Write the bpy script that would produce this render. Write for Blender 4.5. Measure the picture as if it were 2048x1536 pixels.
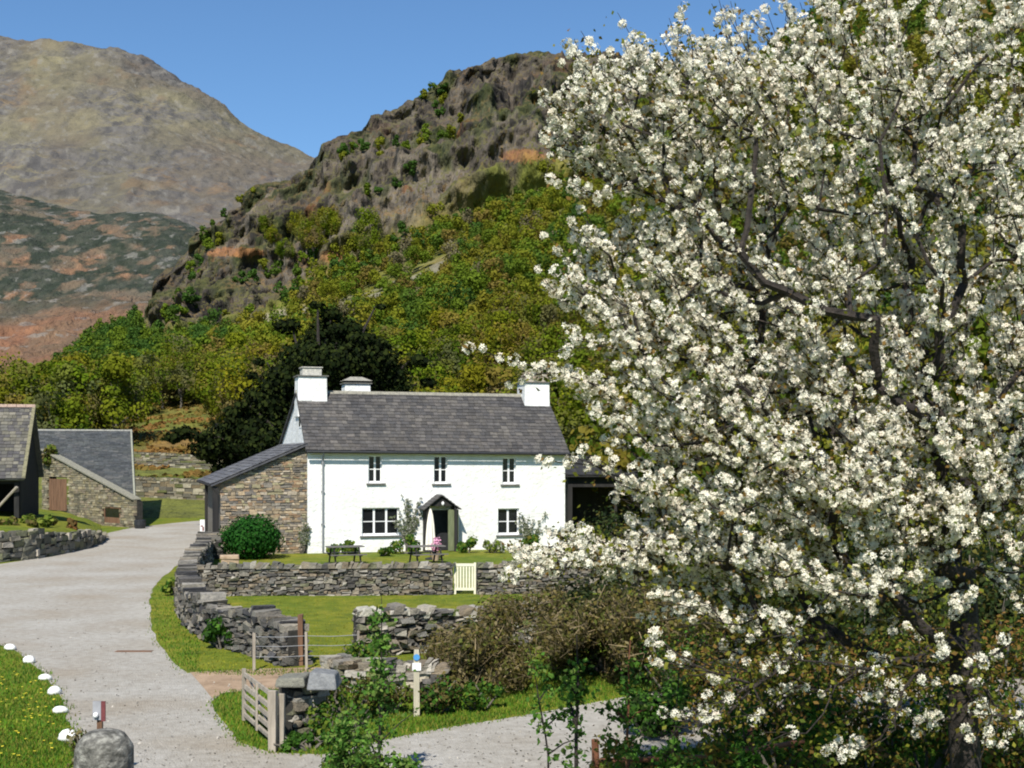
import bpy, math, random
import numpy as np
from mathutils import Vector, Matrix

for o in list(bpy.data.objects): bpy.data.objects.remove(o, do_unlink=True)
SC = bpy.context.scene
COL = SC.collection
R = math.radians

# ------------------------------------------------------------ camera, sky, sun
F = 2600.0; CX = 1024.0; HY = 907.0; CH = 4.56          # focal in photo pixels, horizon row, eye height
cam = bpy.data.cameras.new('camera'); camo = bpy.data.objects.new('camera', cam); COL.objects.link(camo)
camo.location = (0, 0, CH); camo.rotation_euler = (R(90), 0, 0)
cam.sensor_width = 36; cam.lens = 36*F/2048; cam.shift_y = (HY-768)/2048
cam.clip_start = .1; cam.clip_end = 12000
SC.camera = camo
SUN_EL = R(47); SV = Vector((-.18*math.cos(SUN_EL), -.98*math.cos(SUN_EL), math.sin(SUN_EL))).normalized()
w = bpy.data.worlds.new('World'); SC.world = w; w.use_nodes = True
wn = w.node_tree.nodes; wl = w.node_tree.links
sky = wn.new('ShaderNodeTexSky'); sky.sky_type = 'NISHITA'; sky.sun_disc = False
sky.sun_elevation = SUN_EL; sky.sun_rotation = math.atan2(SV.x, SV.y)
sky.air_density = 1.0; sky.dust_density = .0; sky.ozone_density = 3.5; sky.altitude = 0
bg = wn['Background']; bg.inputs[1].default_value = .085
tn = wn.new('ShaderNodeMix'); tn.data_type = 'RGBA'; tn.blend_type = 'MULTIPLY'; tn.inputs[0].default_value = 1; tn.inputs[7].default_value = (.80, 1.02, 1.18, 1)
wl.new(sky.outputs[0], tn.inputs[6]); wl.new(tn.outputs[2], bg.inputs[0])
sl = bpy.data.lights.new('sun', 'SUN'); sl.energy = 5; sl.angle = R(.5); sl.color = (1, .95, .86)
so = bpy.data.objects.new('sun', sl); COL.objects.link(so)
so.rotation_euler = (-SV).to_track_quat('-Z', 'Y').to_euler(); so.location = (20, -40, 60)
SC.render.engine = 'CYCLES'
SC.view_settings.view_transform = 'Standard'; SC.view_settings.look = 'None'
SC.view_settings.exposure = .42; SC.view_settings.gamma = 1
try: SC.cycles.max_bounces = 6; SC.cycles.transparent_max_bounces = 4; SC.cycles.filter_width = 2.0
except Exception: pass

# ------------------------------------------------------------ helpers
def P(px, py, D): return Vector(((px-CX)/F*D, D, CH-(py-HY)/F*D))     # photo pixel + distance -> world point
def G(px, py, z=0.0):                                                 # photo pixel -> point on level z
    D = (CH-z)*F/(py-HY); return Vector(((px-CX)/F*D, D, z))

def hsh(i, j, k, s):
    n = (i*374761393 + j*668265263 + k*2147483647 + s*1274126177) & 0xffffffff
    n = ((n ^ (n >> 13))*1274126177) & 0xffffffff
    return ((n ^ (n >> 16)) & 0xffff)/65535.0
def vnoise(p, s=0):
    p = np.asarray(p, dtype=float); f = np.floor(p).astype(np.int64); t = p-f; t = t*t*(3-2*t)
    out = 0
    for a in (0, 1):
        for b in (0, 1):
            for c in (0, 1):
                wgt = (t[..., 0] if a else 1-t[..., 0])*(t[..., 1] if b else 1-t[..., 1])*(t[..., 2] if c else 1-t[..., 2])
                out = out + wgt*hsh(f[..., 0]+a, f[..., 1]+b, f[..., 2]+c, s)
    return out*2-1
def fbm(p, oc=4, s=0, ridge=False):
    p = np.asarray(p, dtype=float); o = 0; a = 1; tot = 0
    for i in range(oc):
        n = vnoise(p*(2**i), s+i*7)
        if ridge: n = 1-2*np.abs(n)
        o = o+a*n; tot += a; a *= .5
    return o/tot

def tag(o, label=None, cat=None, group=None, kind=None):
    if label: o['label'] = label
    if cat: o['category'] = cat
    if group: o['group'] = group
    if kind: o['kind'] = kind
    return o
def empty(name, loc=(0, 0, 0), rz=0):
    o = bpy.data.objects.new(name, None); COL.objects.link(o); o.location = loc; o.rotation_euler = (0, 0, rz)
    o.empty_display_size = .3
    return o
def npmesh(name, V, Fc, mats, parent=None, col=None, smooth=False, nper=None):
    """V (n,3), Fc (m,k) one face size, or list of arrays; col (m,3) per face"""
    me = bpy.data.meshes.new(name)
    if isinstance(Fc, np.ndarray): Fl = [Fc]
    else: Fl = [f for f in Fc if len(f)]
    V = np.asarray(V, dtype=np.float32)
    loops = np.concatenate([f.reshape(-1) for f in Fl]).astype(np.int32)
    tot = np.concatenate([np.full(len(f), f.shape[1]) for f in Fl]).astype(np.int32)
    st = np.concatenate([[0], np.cumsum(tot)[:-1]]).astype(np.int32)
    me.vertices.add(len(V)); me.vertices.foreach_set('co', V.reshape(-1))
    me.loops.add(len(loops)); me.loops.foreach_set('vertex_index', loops)
    me.polygons.add(len(tot)); me.polygons.foreach_set('loop_start', st); me.polygons.foreach_set('loop_total', tot)
    if col is not None:
        at = me.color_attributes.new('col', 'FLOAT_COLOR', 'CORNER')
        c = np.ones((len(loops), 4), dtype=np.float32); c[:, :3] = np.repeat(np.asarray(col, dtype=np.float32), tot, axis=0)
        at.data.foreach_set('color', c.reshape(-1))
    me.update(calc_edges=True); me.validate(verbose=False)
    if smooth: me.polygons.foreach_set('use_smooth', np.ones(len(tot), dtype=bool))
    for m in (mats if isinstance(mats, list) else [mats]): me.materials.append(m)
    o = bpy.data.objects.new(name, me); COL.objects.link(o); o.parent = parent
    return o

class MB:
    def __init__(s): s.v = []; s.f = []; s.c = []
    def face(s, pts, c=(1, 1, 1)):
        n = len(s.v); s.v += [tuple(p) for p in pts]; s.f.append(tuple(range(n, n+len(pts)))); s.c.append(c)
    def hexa(s, b, t, c=(1, 1, 1)):      # 4 bottom pts ccw, 4 top pts
        n = len(s.v); s.v += [tuple(p) for p in b]+[tuple(p) for p in t]
        for q in ((3, 2, 1, 0), (4, 5, 6, 7), (0, 1, 5, 4), (1, 2, 6, 5), (2, 3, 7, 6), (3, 0, 4, 7)):
            s.f.append(tuple(n+i for i in q)); s.c.append(c)
    def box(s, x0, x1, y0, y1, z0, z1, c=(1, 1, 1), j=0, rng=random):
        pts = [Vector((x, y, z)) for z in (z0, z1) for x, y in ((x0, y0), (x1, y0), (x1, y1), (x0, y1))]
        if j: pts = [p+Vector((rng.uniform(-j, j), rng.uniform(-j, j), rng.uniform(-j, j))) for p in pts]
        s.hexa(pts[:4], pts[4:], c)
    def tube(s, pts, rad, n=8, c=(1, 1, 1), cap=True):
        pts = [Vector(p) for p in pts]
        if not hasattr(rad, '__len__'): rad = [rad]*len(pts)
        base = len(s.v); up0 = None
        for i, p in enumerate(pts):
            d = (pts[min(i+1, len(pts)-1)]-pts[max(i-1, 0)]).normalized()
            if up0 is None: up0 = Vector((0, 0, 1)) if abs(d.z) < .9 else Vector((1, 0, 0))
            a = d.cross(up0).normalized(); b = a.cross(d).normalized(); up0 = b
            for k in range(n):
                an = 2*math.pi*k/n; s.v.append(tuple(p+(a*math.cos(an)+b*math.sin(an))*rad[i]))
        for i in range(len(pts)-1):
            for k in range(n):
                s.f.append((base+i*n+k, base+i*n+(k+1) % n, base+(i+1)*n+(k+1) % n, base+(i+1)*n+k)); s.c.append(c)
        if cap:
            s.f.append(tuple(base+k for k in range(n))[::-1]); s.c.append(c)
            s.f.append(tuple(base+(len(pts)-1)*n+k for k in range(n))); s.c.append(c)
    def lathe(s, prof, n=20, cen=(0, 0, 0), c=(1, 1, 1), j=0, rng=random):
        base = len(s.v)
        for r, z in prof:
            for k in range(n):
                a = 2*math.pi*k/n; rr = r*(1+rng.uniform(-j, j))
                s.v.append((cen[0]+rr*math.cos(a), cen[1]+rr*math.sin(a), cen[2]+z))
        for i in range(len(prof)-1):
            for k in range(n):
                s.f.append((base+i*n+k, base+i*n+(k+1) % n, base+(i+1)*n+(k+1) % n, base+(i+1)*n+k)); s.c.append(c)
        s.f.append(tuple(base+(len(prof)-1)*n+k for k in range(n))); s.c.append(c)
        s.f.append(tuple(base+k for k in range(n))[::-1]); s.c.append(c)
    def build(s, name, m, parent=None, smooth=False, bevel=0):
        me = bpy.data.meshes.new(name); me.from_pydata(s.v, [], s.f); me.update()
        at = me.color_attributes.new('col', 'FLOAT_COLOR', 'CORNER')
        buf = []
        for f, c in zip(s.f, s.c): buf += [c[0], c[1], c[2], 1.0]*len(f)
        at.data.foreach_set('color', buf)
        me.materials.append(m)
        if smooth: me.polygons.foreach_set('use_smooth', [True]*len(me.polygons))
        o = bpy.data.objects.new(name, me); COL.objects.link(o); o.parent = parent
        if bevel:
            b = o.modifiers.new('bevel', 'BEVEL'); b.width = bevel; b.segments = 2
        return o

# ------------------------------------------------------------ materials
def mat(name, ramp, scale=4, rough=.85, bump=.2, bscale=None, detail=6, use_col=False, trans=0, stretch=None, spec=.3, rnd=False, metal=0, bdist=.05, ramp2=None, scale2=.3):
    """ramp: list of (pos, rgb) driven by object-space noise; use_col multiplies the face colour; ramp2 multiplies in a slow variation"""
    m = bpy.data.materials.new(name); m.use_nodes = True; nt = m.node_tree; N = nt.nodes; L = nt.links
    b = N['Principled BSDF']; b.inputs['Roughness'].default_value = rough; b.inputs['Specular IOR Level'].default_value = spec
    b.inputs['Metallic'].default_value = metal
    tc = N.new('ShaderNodeTexCoord'); mp = N.new('ShaderNodeMapping'); L.new(tc.outputs['Object'], mp.inputs[0])
    if stretch: mp.inputs['Scale'].default_value = stretch
    nz = N.new('ShaderNodeTexNoise'); nz.inputs['Scale'].default_value = scale; nz.inputs['Detail'].default_value = detail; nz.inputs['Roughness'].default_value = .65
    L.new(mp.outputs[0], nz.inputs[0])
    cr = N.new('ShaderNodeValToRGB'); L.new(nz.outputs[0], cr.inputs[0])
    def fill(cr, ramp):
        while len(cr.color_ramp.elements) < len(ramp): cr.color_ramp.elements.new(.5)
        for e, (p, c) in zip(cr.color_ramp.elements, ramp): e.position = p; e.color = (c[0], c[1], c[2], 1)
    fill(cr, ramp); out = cr.outputs[0]
    def mul(a, b_, fac=1.0, mode='MULTIPLY'):
        mx = N.new('ShaderNodeMix'); mx.data_type = 'RGBA'; mx.blend_type = mode; mx.inputs[0].default_value = fac
        L.new(a, mx.inputs[6]); L.new(b_, mx.inputs[7]); return mx.outputs[2]
    if ramp2:
        n2 = N.new('ShaderNodeTexNoise'); n2.inputs['Scale'].default_value = scale2; n2.inputs['Detail'].default_value = 5
        L.new(tc.outputs['Object'], n2.inputs[0]); c2 = N.new('ShaderNodeValToRGB'); L.new(n2.outputs[0], c2.inputs[0]); fill(c2, ramp2)
        out = mul(out, c2.outputs[0])
    if use_col:
        va = N.new('ShaderNodeVertexColor'); va.layer_name = 'col'; out = mul(out, va.outputs[0])
    if rnd:
        oi = N.new('ShaderNodeObjectInfo'); c3 = N.new('ShaderNodeValToRGB'); L.new(oi.outputs['Random'], c3.inputs[0]); fill(c3, rnd)
        out = mul(out, c3.outputs[0])
    L.new(out, b.inputs['Base Color'])
    if bump:
        bn = N.new('ShaderNodeTexNoise'); bn.inputs['Scale'].default_value = bscale or scale*3; bn.inputs['Detail'].default_value = 10
        L.new(mp.outputs[0], bn.inputs[0])
        bp = N.new('ShaderNodeBump'); bp.inputs['Strength'].default_value = bump; bp.inputs['Distance'].default_value = bdist
        L.new(bn.outputs[0], bp.inputs['Height']); L.new(bp.outputs[0], b.inputs['Normal'])
    if trans:
        tr = N.new('ShaderNodeBsdfTranslucent'); L.new(out, tr.inputs[0]); ms = N.new('ShaderNodeMixShader'); ms.inputs[0].default_value = trans
        L.new(b.outputs[0], ms.inputs[1]); L.new(tr.outputs[0], ms.inputs[2]); L.new(ms.outputs[0], N['Material Output'].inputs[0])
    return m
W1 = (1, 1, 1)
M = {}
M['lime'] = mat('limewash', [(.3, (.72, .72, .69)), (.7, (.84, .84, .82))], 2.2, .9, .9, 5, bdist=.06, ramp2=[(.35, (.88, .88, .86)), (.6, (1, 1, 1))], scale2=.7)
M['stone'] = mat('wall_stone', [(.25, (.55, .55, .55)), (.5, (.95, .93, .9)), (.75, (1.35, 1.3, 1.2))], 9, .95, .6, 25, use_col=True)
M['core'] = mat('wall_core_shade', [(.3, (.02, .02, .018)), (.7, (.05, .047, .04))], 6, 1, .3)  # core filling, coloured near black as the shade in gaps between stones
M['slate'] = mat('slate', [(.3, (.7, .7, .72)), (.55, (1, 1, 1)), (.8, (1.5, 1.45, 1.35))], 5, .75, .4, 20, use_col=True, ramp2=[(.3, (.75, .77, .8)), (.7, (1.1, 1.08, 1.02))], scale2=.5)
M['wood_dark'] = mat('dark_timber', [(.3, (.012, .012, .013)), (.7, (.035, .033, .03))], 3, .9, .3, stretch=(1, 1, .2))
M['wood_grey'] = mat('weathered_wood', [(.3, (.22, .19, .15)), (.7, (.42, .37, .3))], 8, .9, .4, stretch=(1, 1, .15))
M['wood_brown'] = mat('brown_wood', [(.3, (.10, .055, .032)), (.7, (.22, .12, .07))], 6, .85, .3, stretch=(1, 1, .15))
M['wood_orange'] = mat('orange_wood', [(.3, (.10, .04, .02)), (.7, (.20, .085, .045))], 6, .85, .3)
M['wood_cream'] = mat('cream_paint', [(.3, (.62, .59, .44)), (.7, (.76, .73, .58))], 6, .6, .1)
M['white_paint'] = mat('white_paint', [(.3, (.74, .74, .73)), (.7, (.82, .82, .80))], 6, .5, .05)
M['glass'] = mat('window_glass', [(.3, (.006, .007, .009)), (.7, (.015, .016, .018))], 2, .12, .0, spec=.5)
M['iron'] = mat('black_iron', [(.3, (.015, .016, .018)), (.7, (.035, .036, .04))], 6, .5, .1)
M['pipe'] = mat('grey_pipe', [(.3, (.20, .21, .22)), (.7, (.28, .29, .30))], 6, .5, .1)
M['door_green'] = mat('green_door', [(.3, (.10, .12, .06)), (.7, (.20, .22, .12))], 5, .7, .2, stretch=(4, 4, .4))
M['cloth'] = mat('cream_cloth', [(.3, (.72, .68, .58)), (.7, (.82, .78, .68))], 6, .9, .2)
M['pink'] = mat('pink_petals', [(.3, (.6, .22, .38)), (.7, (.85, .5, .65))], 20, .8, .0)
M['redw'] = mat('red_paint', [(.3, (.12, .03, .035)), (.7, (.20, .06, .06))], 6, .6, .05)
M['blue'] = mat('blue_paint', [(.3, (.05, .22, .5)), (.7, (.08, .3, .6))], 6, .5, .05)
M['greym'] = mat('grey_plate', [(.3, (.25, .25, .27)), (.7, (.36, .36, .38))], 6, .5, .05)
M['whitestone'] = mat('whitewashed_stone', [(.3, (.72, .72, .66)), (.7, (.85, .85, .82))], 6, .9, .3)
M['trough'] = mat('sandstone', [(.3, (.32, .22, .14)), (.7, (.50, .38, .26))], 5, .95, .4)
M['pillar'] = mat('lichen_stone', [(.32, (.03, .03, .025)), (.5, (.13, .125, .11)), (.68, (.34, .33, .29))], 7, .95, 1, 9, stretch=(1, 1, 1.6), detail=9)
M['bark'] = mat('cherry_bark', [(.3, (.012, .010, .009)), (.7, (.05, .04, .034))], 12, .9, .5)
M['barkg'] = mat('grey_bark', [(.3, (.08, .07, .055)), (.7, (.19, .17, .14))], 5, .95, .4)
M['petal'] = mat('blossom_petal', [(.3, (.80, .76, .64)), (.7, (.90, .88, .78))], 3, .8, 0, use_col=True, trans=.2)
M['leaf'] = mat('leaf', [(.3, (.8, .8, .8)), (.7, (1.15, 1.15, 1.1))], 4, .75, 0, use_col=True, trans=.3, spec=.12)
M['leaf_oak'] = mat('oak_leaf', [(.3, (.8, .8, .8)), (.7, (1.2, 1.2, 1.1))], .6, .85, 0, use_col=True, trans=.35, spec=.1,
    rnd=[(0, (.75, .95, .7)), (.3, (1.1, 1.05, .8)), (.55, (.8, 1.1, .7)), (.8, (1.25, 1.15, .8)), (1, (1.1, .95, .9))])
M['grass'] = mat('grass_blades', [(.3, (.75, .75, .75)), (.7, (1.25, 1.25, 1.1))], .8, .8, 0, use_col=True, trans=.2)
M['twig'] = mat('hedge_twig', [(.3, (.7, .7, .7)), (.7, (1.3, 1.3, 1.2))], 3, .9, 0, use_col=True)
M['rock'] = mat('hill_rock', [(.3, (.7, .7, .7)), (.5, (1, 1, 1)), (.7, (1.35, 1.33, 1.3))], .25, .95, .9, .6, use_col=True, detail=10, bdist=2.5, stretch=(1, .5, .5))
M['far'] = mat('mountain_rock', [(.32, (.78, .78, .8)), (.5, (1, 1, 1)), (.68, (1.22, 1.2, 1.15))], .05, 1, .8, .08, use_col=True, detail=12, bdist=8.0, stretch=(1, .5, 1))
M['road'] = mat('gravel_road', [(.3, (.30, .275, .235)), (.5, (.375, .35, .305)), (.7, (.45, .425, .38))], 5, .95, .9, 30, detail=12, ramp2=[(.3, (.86, .80, .72)), (.5, (.97, .96, .94)), (.66, (1.08, 1.09, 1.1))], scale2=.35)
M['dirt'] = mat('dirt_track', [(.3, (.22, .15, .09)), (.7, (.42, .30, .20))], 2.0, .95, .5, 20, detail=9)
M['turf'] = mat('turf', [(.28, (.06, .09, .005)), (.5, (.13, .16, .008)), (.72, (.22, .21, .022))], 1.6, .95, .6, 30, detail=10, ramp2=[(.35, (.75, .90, .7)), (.65, (1.2, 1.05, 1.1))], scale2=.35)

# ------------------------------------------------------------ terrain
rs = np.random.RandomState(5)
def surf(name, xs, rows, npx, nv, noise, mt, colfn, smooth=True, back=None):
    """hill as a lofted sheet of ground: rows of (elevations by photo column, distance) from foot to ridge and over the back"""
    xs = np.array(xs, float)
    fx = np.linspace(xs[0], xs[-1], npx)
    Y = np.array([np.interp(fx, xs, r[0]) for r in rows]); D = np.array([np.interp(fx, xs, r[1]) if hasattr(r[1], '__len__') else np.full(npx, float(r[1])) for r in rows])
    Z = CH-(Y-HY)/F*D
    X = (fx[None, :]-CX)/F*D
    def at(u, v):          # u: 0..npx-1 , v: 0..nrows-1
        i = np.clip(v.astype(int), 0, len(rows)-2); t = v-i
        j = np.clip(u.astype(int), 0, npx-2); q = u-j
        def s(A):
            a = A[i, j]*(1-q)+A[i, j+1]*q; b = A[i+1, j]*(1-q)+A[i+1, j+1]*q; return a*(1-t)+b*t
        p = np.stack([s(X), s(D), s(Z)], -1)
        return noise(p, v, fx[0]+u/(npx-1)*(fx[-1]-fx[0]))
    vv = np.linspace(0, len(rows)-1, nv); uu = np.arange(npx, dtype=float)
    UU, VV = np.meshgrid(uu, vv); pts = at(UU.ravel(), VV.ravel())
    idx = np.arange(npx*nv).reshape(nv, npx)
    q = np.stack([idx[:-1, :-1], idx[:-1, 1:], idx[1:, 1:], idx[1:, :-1]], -1).reshape(-1, 4)
    fc = pts[q].mean(1); vm = VV.ravel()[q].mean(1); pxm = fx[0]+UU.ravel()[q].mean(1)/(npx-1)*(fx[-1]-fx[0])
    e1 = pts[q[:, 1]]-pts[q[:, 0]]; e2 = pts[q[:, 3]]-pts[q[:, 0]]; nn = np.cross(e1, e2); nn /= np.linalg.norm(nn, axis=1)[:, None]+1e-9
    o = npmesh(name, pts, q, mt, None, colfn(fc, vm, pxm, nn), smooth=smooth)
    tag(o, kind='structure')
    return at, npx
def mixc(a, b, t):
    a = np.asarray(a, float); b = np.asarray(b, float); t = np.clip(t, 0, 1)[:, None]; return a*(1-t)+b*t
def sstep(a, b, x): t = np.clip((x-a)/(b-a), 0, 1); return t*t*(3-2*t)

# far mountain
def n_far(p, v, px):
    q = p.copy(); n = fbm(p/260, 5, 3, True); n2 = fbm(p/60, 3, 9, True)+.25*fbm(p/20, 3, 19, True); fade = np.clip((3.0-v), 0.12, 1)
    q[:, 2] += (n*34+n2*10)*fade*np.where(v > 2.0, .35, 1); q[:, 1] += n*60*np.clip(2-v, 0, 1)
    return q
def c_far(fc, v, px, nn):
    g = fc*np.array([1, .45, 1])
    up = nn[:, 2]*np.sign(nn[:, 2]); st = sstep(.93, .72, up+.10*fbm(g/30, 4, 71))
    c = mixc([(.108, .091, .068)], [(.114, .102, .070)], sstep(-.2, .4, fbm(g/120, 5, 21)))
    c = mixc(c, [(.19, .17, .10)], sstep(.0, .5, fbm(g/200, 3, 45))*sstep(700, 50, px)*sstep(2.6, 1.7, v)*.7)
    c = mixc(c, [(.16, .10, .055)], sstep(.15, .5, fbm(g/40, 5, 55))*.45)
    c = mixc(c, mixc([(.105, .098, .092)], [(.062, .060, .062)], sstep(-.2, .3, fbm(g/12, 5, 77))), st*sstep(-.25, .25, fbm(g/90, 4, 177))*.9)
    c = mixc(c, [(.175, .165, .145)], sstep(.12, .4, fbm(g/11, 5, 97))*st*.5)
    c = mixc(c, [(.06, .056, .05)], sstep(.15, .4, fbm(g/16, 5, 101))*.3)
    return c
surf('mountain', [-700, 0, 100, 150, 240, 320, 390, 450, 520, 600, 650, 800, 1000, 1300],
     [([760]*14, 1300), ([560, 470, 470, 470, 470, 475, 480, 480, 485, 500, 520, 560, 620, 700], 1750),
      ([150, 75, 85, 98, 112, 150, 185, 222, 265, 305, 322, 400, 520, 640], 2600), ([520]*14, 3300)], 800, 560, n_far, M['far'], c_far)

# bracken hill at the left
def n_brk(p, v, px):
    q = p.copy(); n = fbm(p/90, 5, 4, True); n2 = fbm(p/22, 3, 8, True)
    n3 = fbm(p/7, 3, 18, True); q[:, 2] += (n*10+n2*3.4+n3*1.2)*np.where(v > 1.8, .3, 1); q[:, 1] += n*22*np.clip(2-v, 0, 1); return q
def c_brk(fc, v, px, nn):
    py = HY-(fc[:, 2]-CH)/fc[:, 1]*F; g = fc*np.array([1, .12, 1.3])
    c = mixc([(.215, .095, .048)], [(.155, .095, .055)], sstep(-.2, .4, fbm(g/22, 5, 12)))
    sc_ = py+60*fbm(g/40, 4, 61)
    scrub = sstep(650, 590, sc_)
    c = mixc(c, [(.11, .088, .058)], .2+.6*scrub)
    c = mixc(c, [(.20, .11, .06)], scrub*sstep(.1, .35, fbm(g/16, 5, 66))*.8)
    c = mixc(c, [(.095, .085, .060)], (.3+.7*scrub)*sstep(-.15, .3, fbm(g/12, 6, 15))*.8)
    c = mixc(c, mixc([(.022, .030, .018)], [(.045, .050, .035)], sstep(-.2, .3, fbm(g/5, 4, 27))), np.maximum(scrub, .1)*sstep(-.22, .10, fbm(g/11, 6, 17)+.12*fbm(g/3, 3, 37)+.25*(scrub-.5)))
    c = mixc(c, [(.20, .19, .17)], sstep(.25, .45, fbm(g/6, 4, 19))*.5)
    return c
surf('bracken_hill', [-700, 0, 60, 130, 200, 260, 330, 390, 425, 480, 520, 620],
     [([800]*12, 420), ([620, 620, 620, 620, 620, 620, 620, 630, 640, 660, 690, 730], 700),
      ([380, 385, 402, 422, 434, 427, 434, 457, 492, 560, 620, 700], 1050), ([560]*12, 1350)], 800, 640, n_brk, M['rock'], c_brk)

# crag and wooded hillside
xs = [-900, -400, 0, 100, 200, 300, 340, 430, 500, 600, 700, 850, 960, 1040, 1200, 1330, 1400, 1500, 1600, 1700, 2100, 2900]
def row(d): return np.interp(xs, sorted(d), [d[k] for k in sorted(d)])
r_foot = (row({-900: 1036, 2900: 1036}), 92)
r_mead = (row({-900: 900, 0: 900, 300: 905, 430: 905, 1200: 925, 1500: 880, 2100: 850, 2900: 800}), 132)
r_knl = (row({-900: 868, 0: 862, 130: 835, 300: 760, 430: 715, 560: 678, 660: 668, 760: 665, 900: 650, 1100: 610, 1250: 540, 1400: 500, 1600: 400, 2100: 200, 2900: 100}), row({-900: 215, 0: 215, 430: 235, 900: 225, 1600: 220, 2900: 210}))
r_base = (row({-900: 840, 0: 835, 100: 800, 200: 740, 300: 715, 430: 690, 600: 625, 700: 560, 800: 505, 1000: 420, 1200: 375, 1400: 270, 1600: 110, 2100: -60, 2900: -150}), row({-900: 330, 0: 330, 430: 340, 900: 380, 1600: 330, 2900: 300}))
r_top = (row({-900: 820, -100: 805, 0: 800, 60: 775, 130: 720, 200: 668, 300: 640, 335: 575, 400: 515, 430: 478, 500: 420, 600: 356, 700: 290, 770: 250, 850: 205, 900: 182, 960: 150, 1040: 126, 1100: 119, 1200: 121, 1260: 135, 1330: 152, 1400: 168, 1500: 165, 1600: 80, 1700: -10, 2100: -220, 2900: -300}), row({-900: 460, 0: 460, 430: 480, 900: 520, 1300: 520, 1600: 440, 2900: 400}))
r_bk = (row({-900: 820, 2900: 500}), 720)
def rockw(p, v, px):
    r = sstep(3.0, 3.25, v+.3*fbm(p/28, 3, 90))*sstep(250, 345, px)*sstep(1560, 1380, px)
    return r
def n_crag(p, v, px):
    q = p.copy(); n = fbm(p/45, 4, 14); q[:, 2] += n*3.0*sstep(.5, 1.5, v)
    r = rockw(p, v, px)*np.where(v > 4.0, .3, 1)
    rn = fbm(p/np.array([20, 45, 60]), 5, 19, True); rn2 = fbm(p/np.array([5.5, 20, 22]), 4, 29, True)
    rn3 = fbm(p/np.array([3, 6, 7]), 3, 39, True); led = np.abs(((p[:, 2]+6*rn)/17)%1-.5); q[:, 1] += -(rn*13+rn2*7+rn3*3.2+led*9)*r; q[:, 2] += (rn*3+rn2*1.4+rn3*.8)*r*np.where(v > 3.9, .25, 1)
    return q
def c_crag(fc, v, px, nn):
    ys = fbm(fc/30, 4, 31)
    c = mixc([(.12, .13, .02)], [(.16, .13, .035)], sstep(-.3, .4, fbm(fc/14, 4, 32)))
    q3 = fc*np.array([1, .6, .55])
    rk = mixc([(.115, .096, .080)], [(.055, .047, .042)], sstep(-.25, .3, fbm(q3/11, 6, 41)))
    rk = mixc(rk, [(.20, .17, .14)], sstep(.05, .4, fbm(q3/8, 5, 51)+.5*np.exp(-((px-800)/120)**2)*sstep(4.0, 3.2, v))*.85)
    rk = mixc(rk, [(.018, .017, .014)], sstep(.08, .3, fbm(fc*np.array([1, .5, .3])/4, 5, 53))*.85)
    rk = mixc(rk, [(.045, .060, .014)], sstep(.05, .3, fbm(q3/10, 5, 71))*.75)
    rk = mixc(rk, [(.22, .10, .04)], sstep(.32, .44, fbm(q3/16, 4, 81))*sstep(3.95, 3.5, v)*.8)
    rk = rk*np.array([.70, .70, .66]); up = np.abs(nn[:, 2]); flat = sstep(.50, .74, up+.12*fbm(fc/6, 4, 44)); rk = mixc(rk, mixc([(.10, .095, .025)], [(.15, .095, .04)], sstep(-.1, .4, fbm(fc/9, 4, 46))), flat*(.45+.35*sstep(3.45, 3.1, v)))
    c = mixc(c, rk, rockw(fc, v, px))
    def spot(x, y, rx, ry):
        py = HY-(fc[:, 2]-CH)/fc[:, 1]*F; return sstep(1.3, .7, ((px-x)/rx)**2+((py-y)/ry)**2+.6*fbm(fc/9, 3, 3))
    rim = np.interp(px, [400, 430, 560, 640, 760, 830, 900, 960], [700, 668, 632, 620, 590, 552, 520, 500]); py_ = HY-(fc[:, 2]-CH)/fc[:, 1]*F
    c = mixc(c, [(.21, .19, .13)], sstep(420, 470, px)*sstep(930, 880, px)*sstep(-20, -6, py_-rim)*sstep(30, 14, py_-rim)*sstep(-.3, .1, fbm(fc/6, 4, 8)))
    for (x, y, rx, ry) in ((1045, 312, 45, 14), (700, 515, 60, 16), (1240, 360, 45, 25), (480, 505, 60, 9), (350, 900, 60, 30)):
        c = mixc(c, [(.30, .13, .05)], spot(x, y, rx, ry)*(.45 if y > 800 else .6))
    mead = sstep(1.05, .6, v); c = mixc(c, mixc([(.12, .13, .025)], [(.20, .13, .05)], sstep(.0, .4, ys)), mead)
    return c
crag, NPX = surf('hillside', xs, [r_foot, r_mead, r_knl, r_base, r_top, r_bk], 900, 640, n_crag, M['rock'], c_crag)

# valley floor
mb = MB()
def sheet(name, z, m, x0, x1, y0, y1, nx, ny, zf=None):
    X, Yy = np.meshgrid(np.linspace(x0, x1, nx), np.linspace(y0, y1, ny)); Z = np.full(X.shape, z) if zf is None else zf(X, Yy)
    idx = np.arange(nx*ny).reshape(ny, nx); q = np.stack([idx[:-1, :-1], idx[:-1, 1:], idx[1:, 1:], idx[1:, :-1]], -1).reshape(-1, 4)
    return npmesh(name, np.stack([X, Yy, Z], -1).reshape(-1, 3), q, m)
tag(sheet('ground', 0, M['turf'], -5000, 5000, -3000, 7000, 2, 2), kind='structure')

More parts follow.
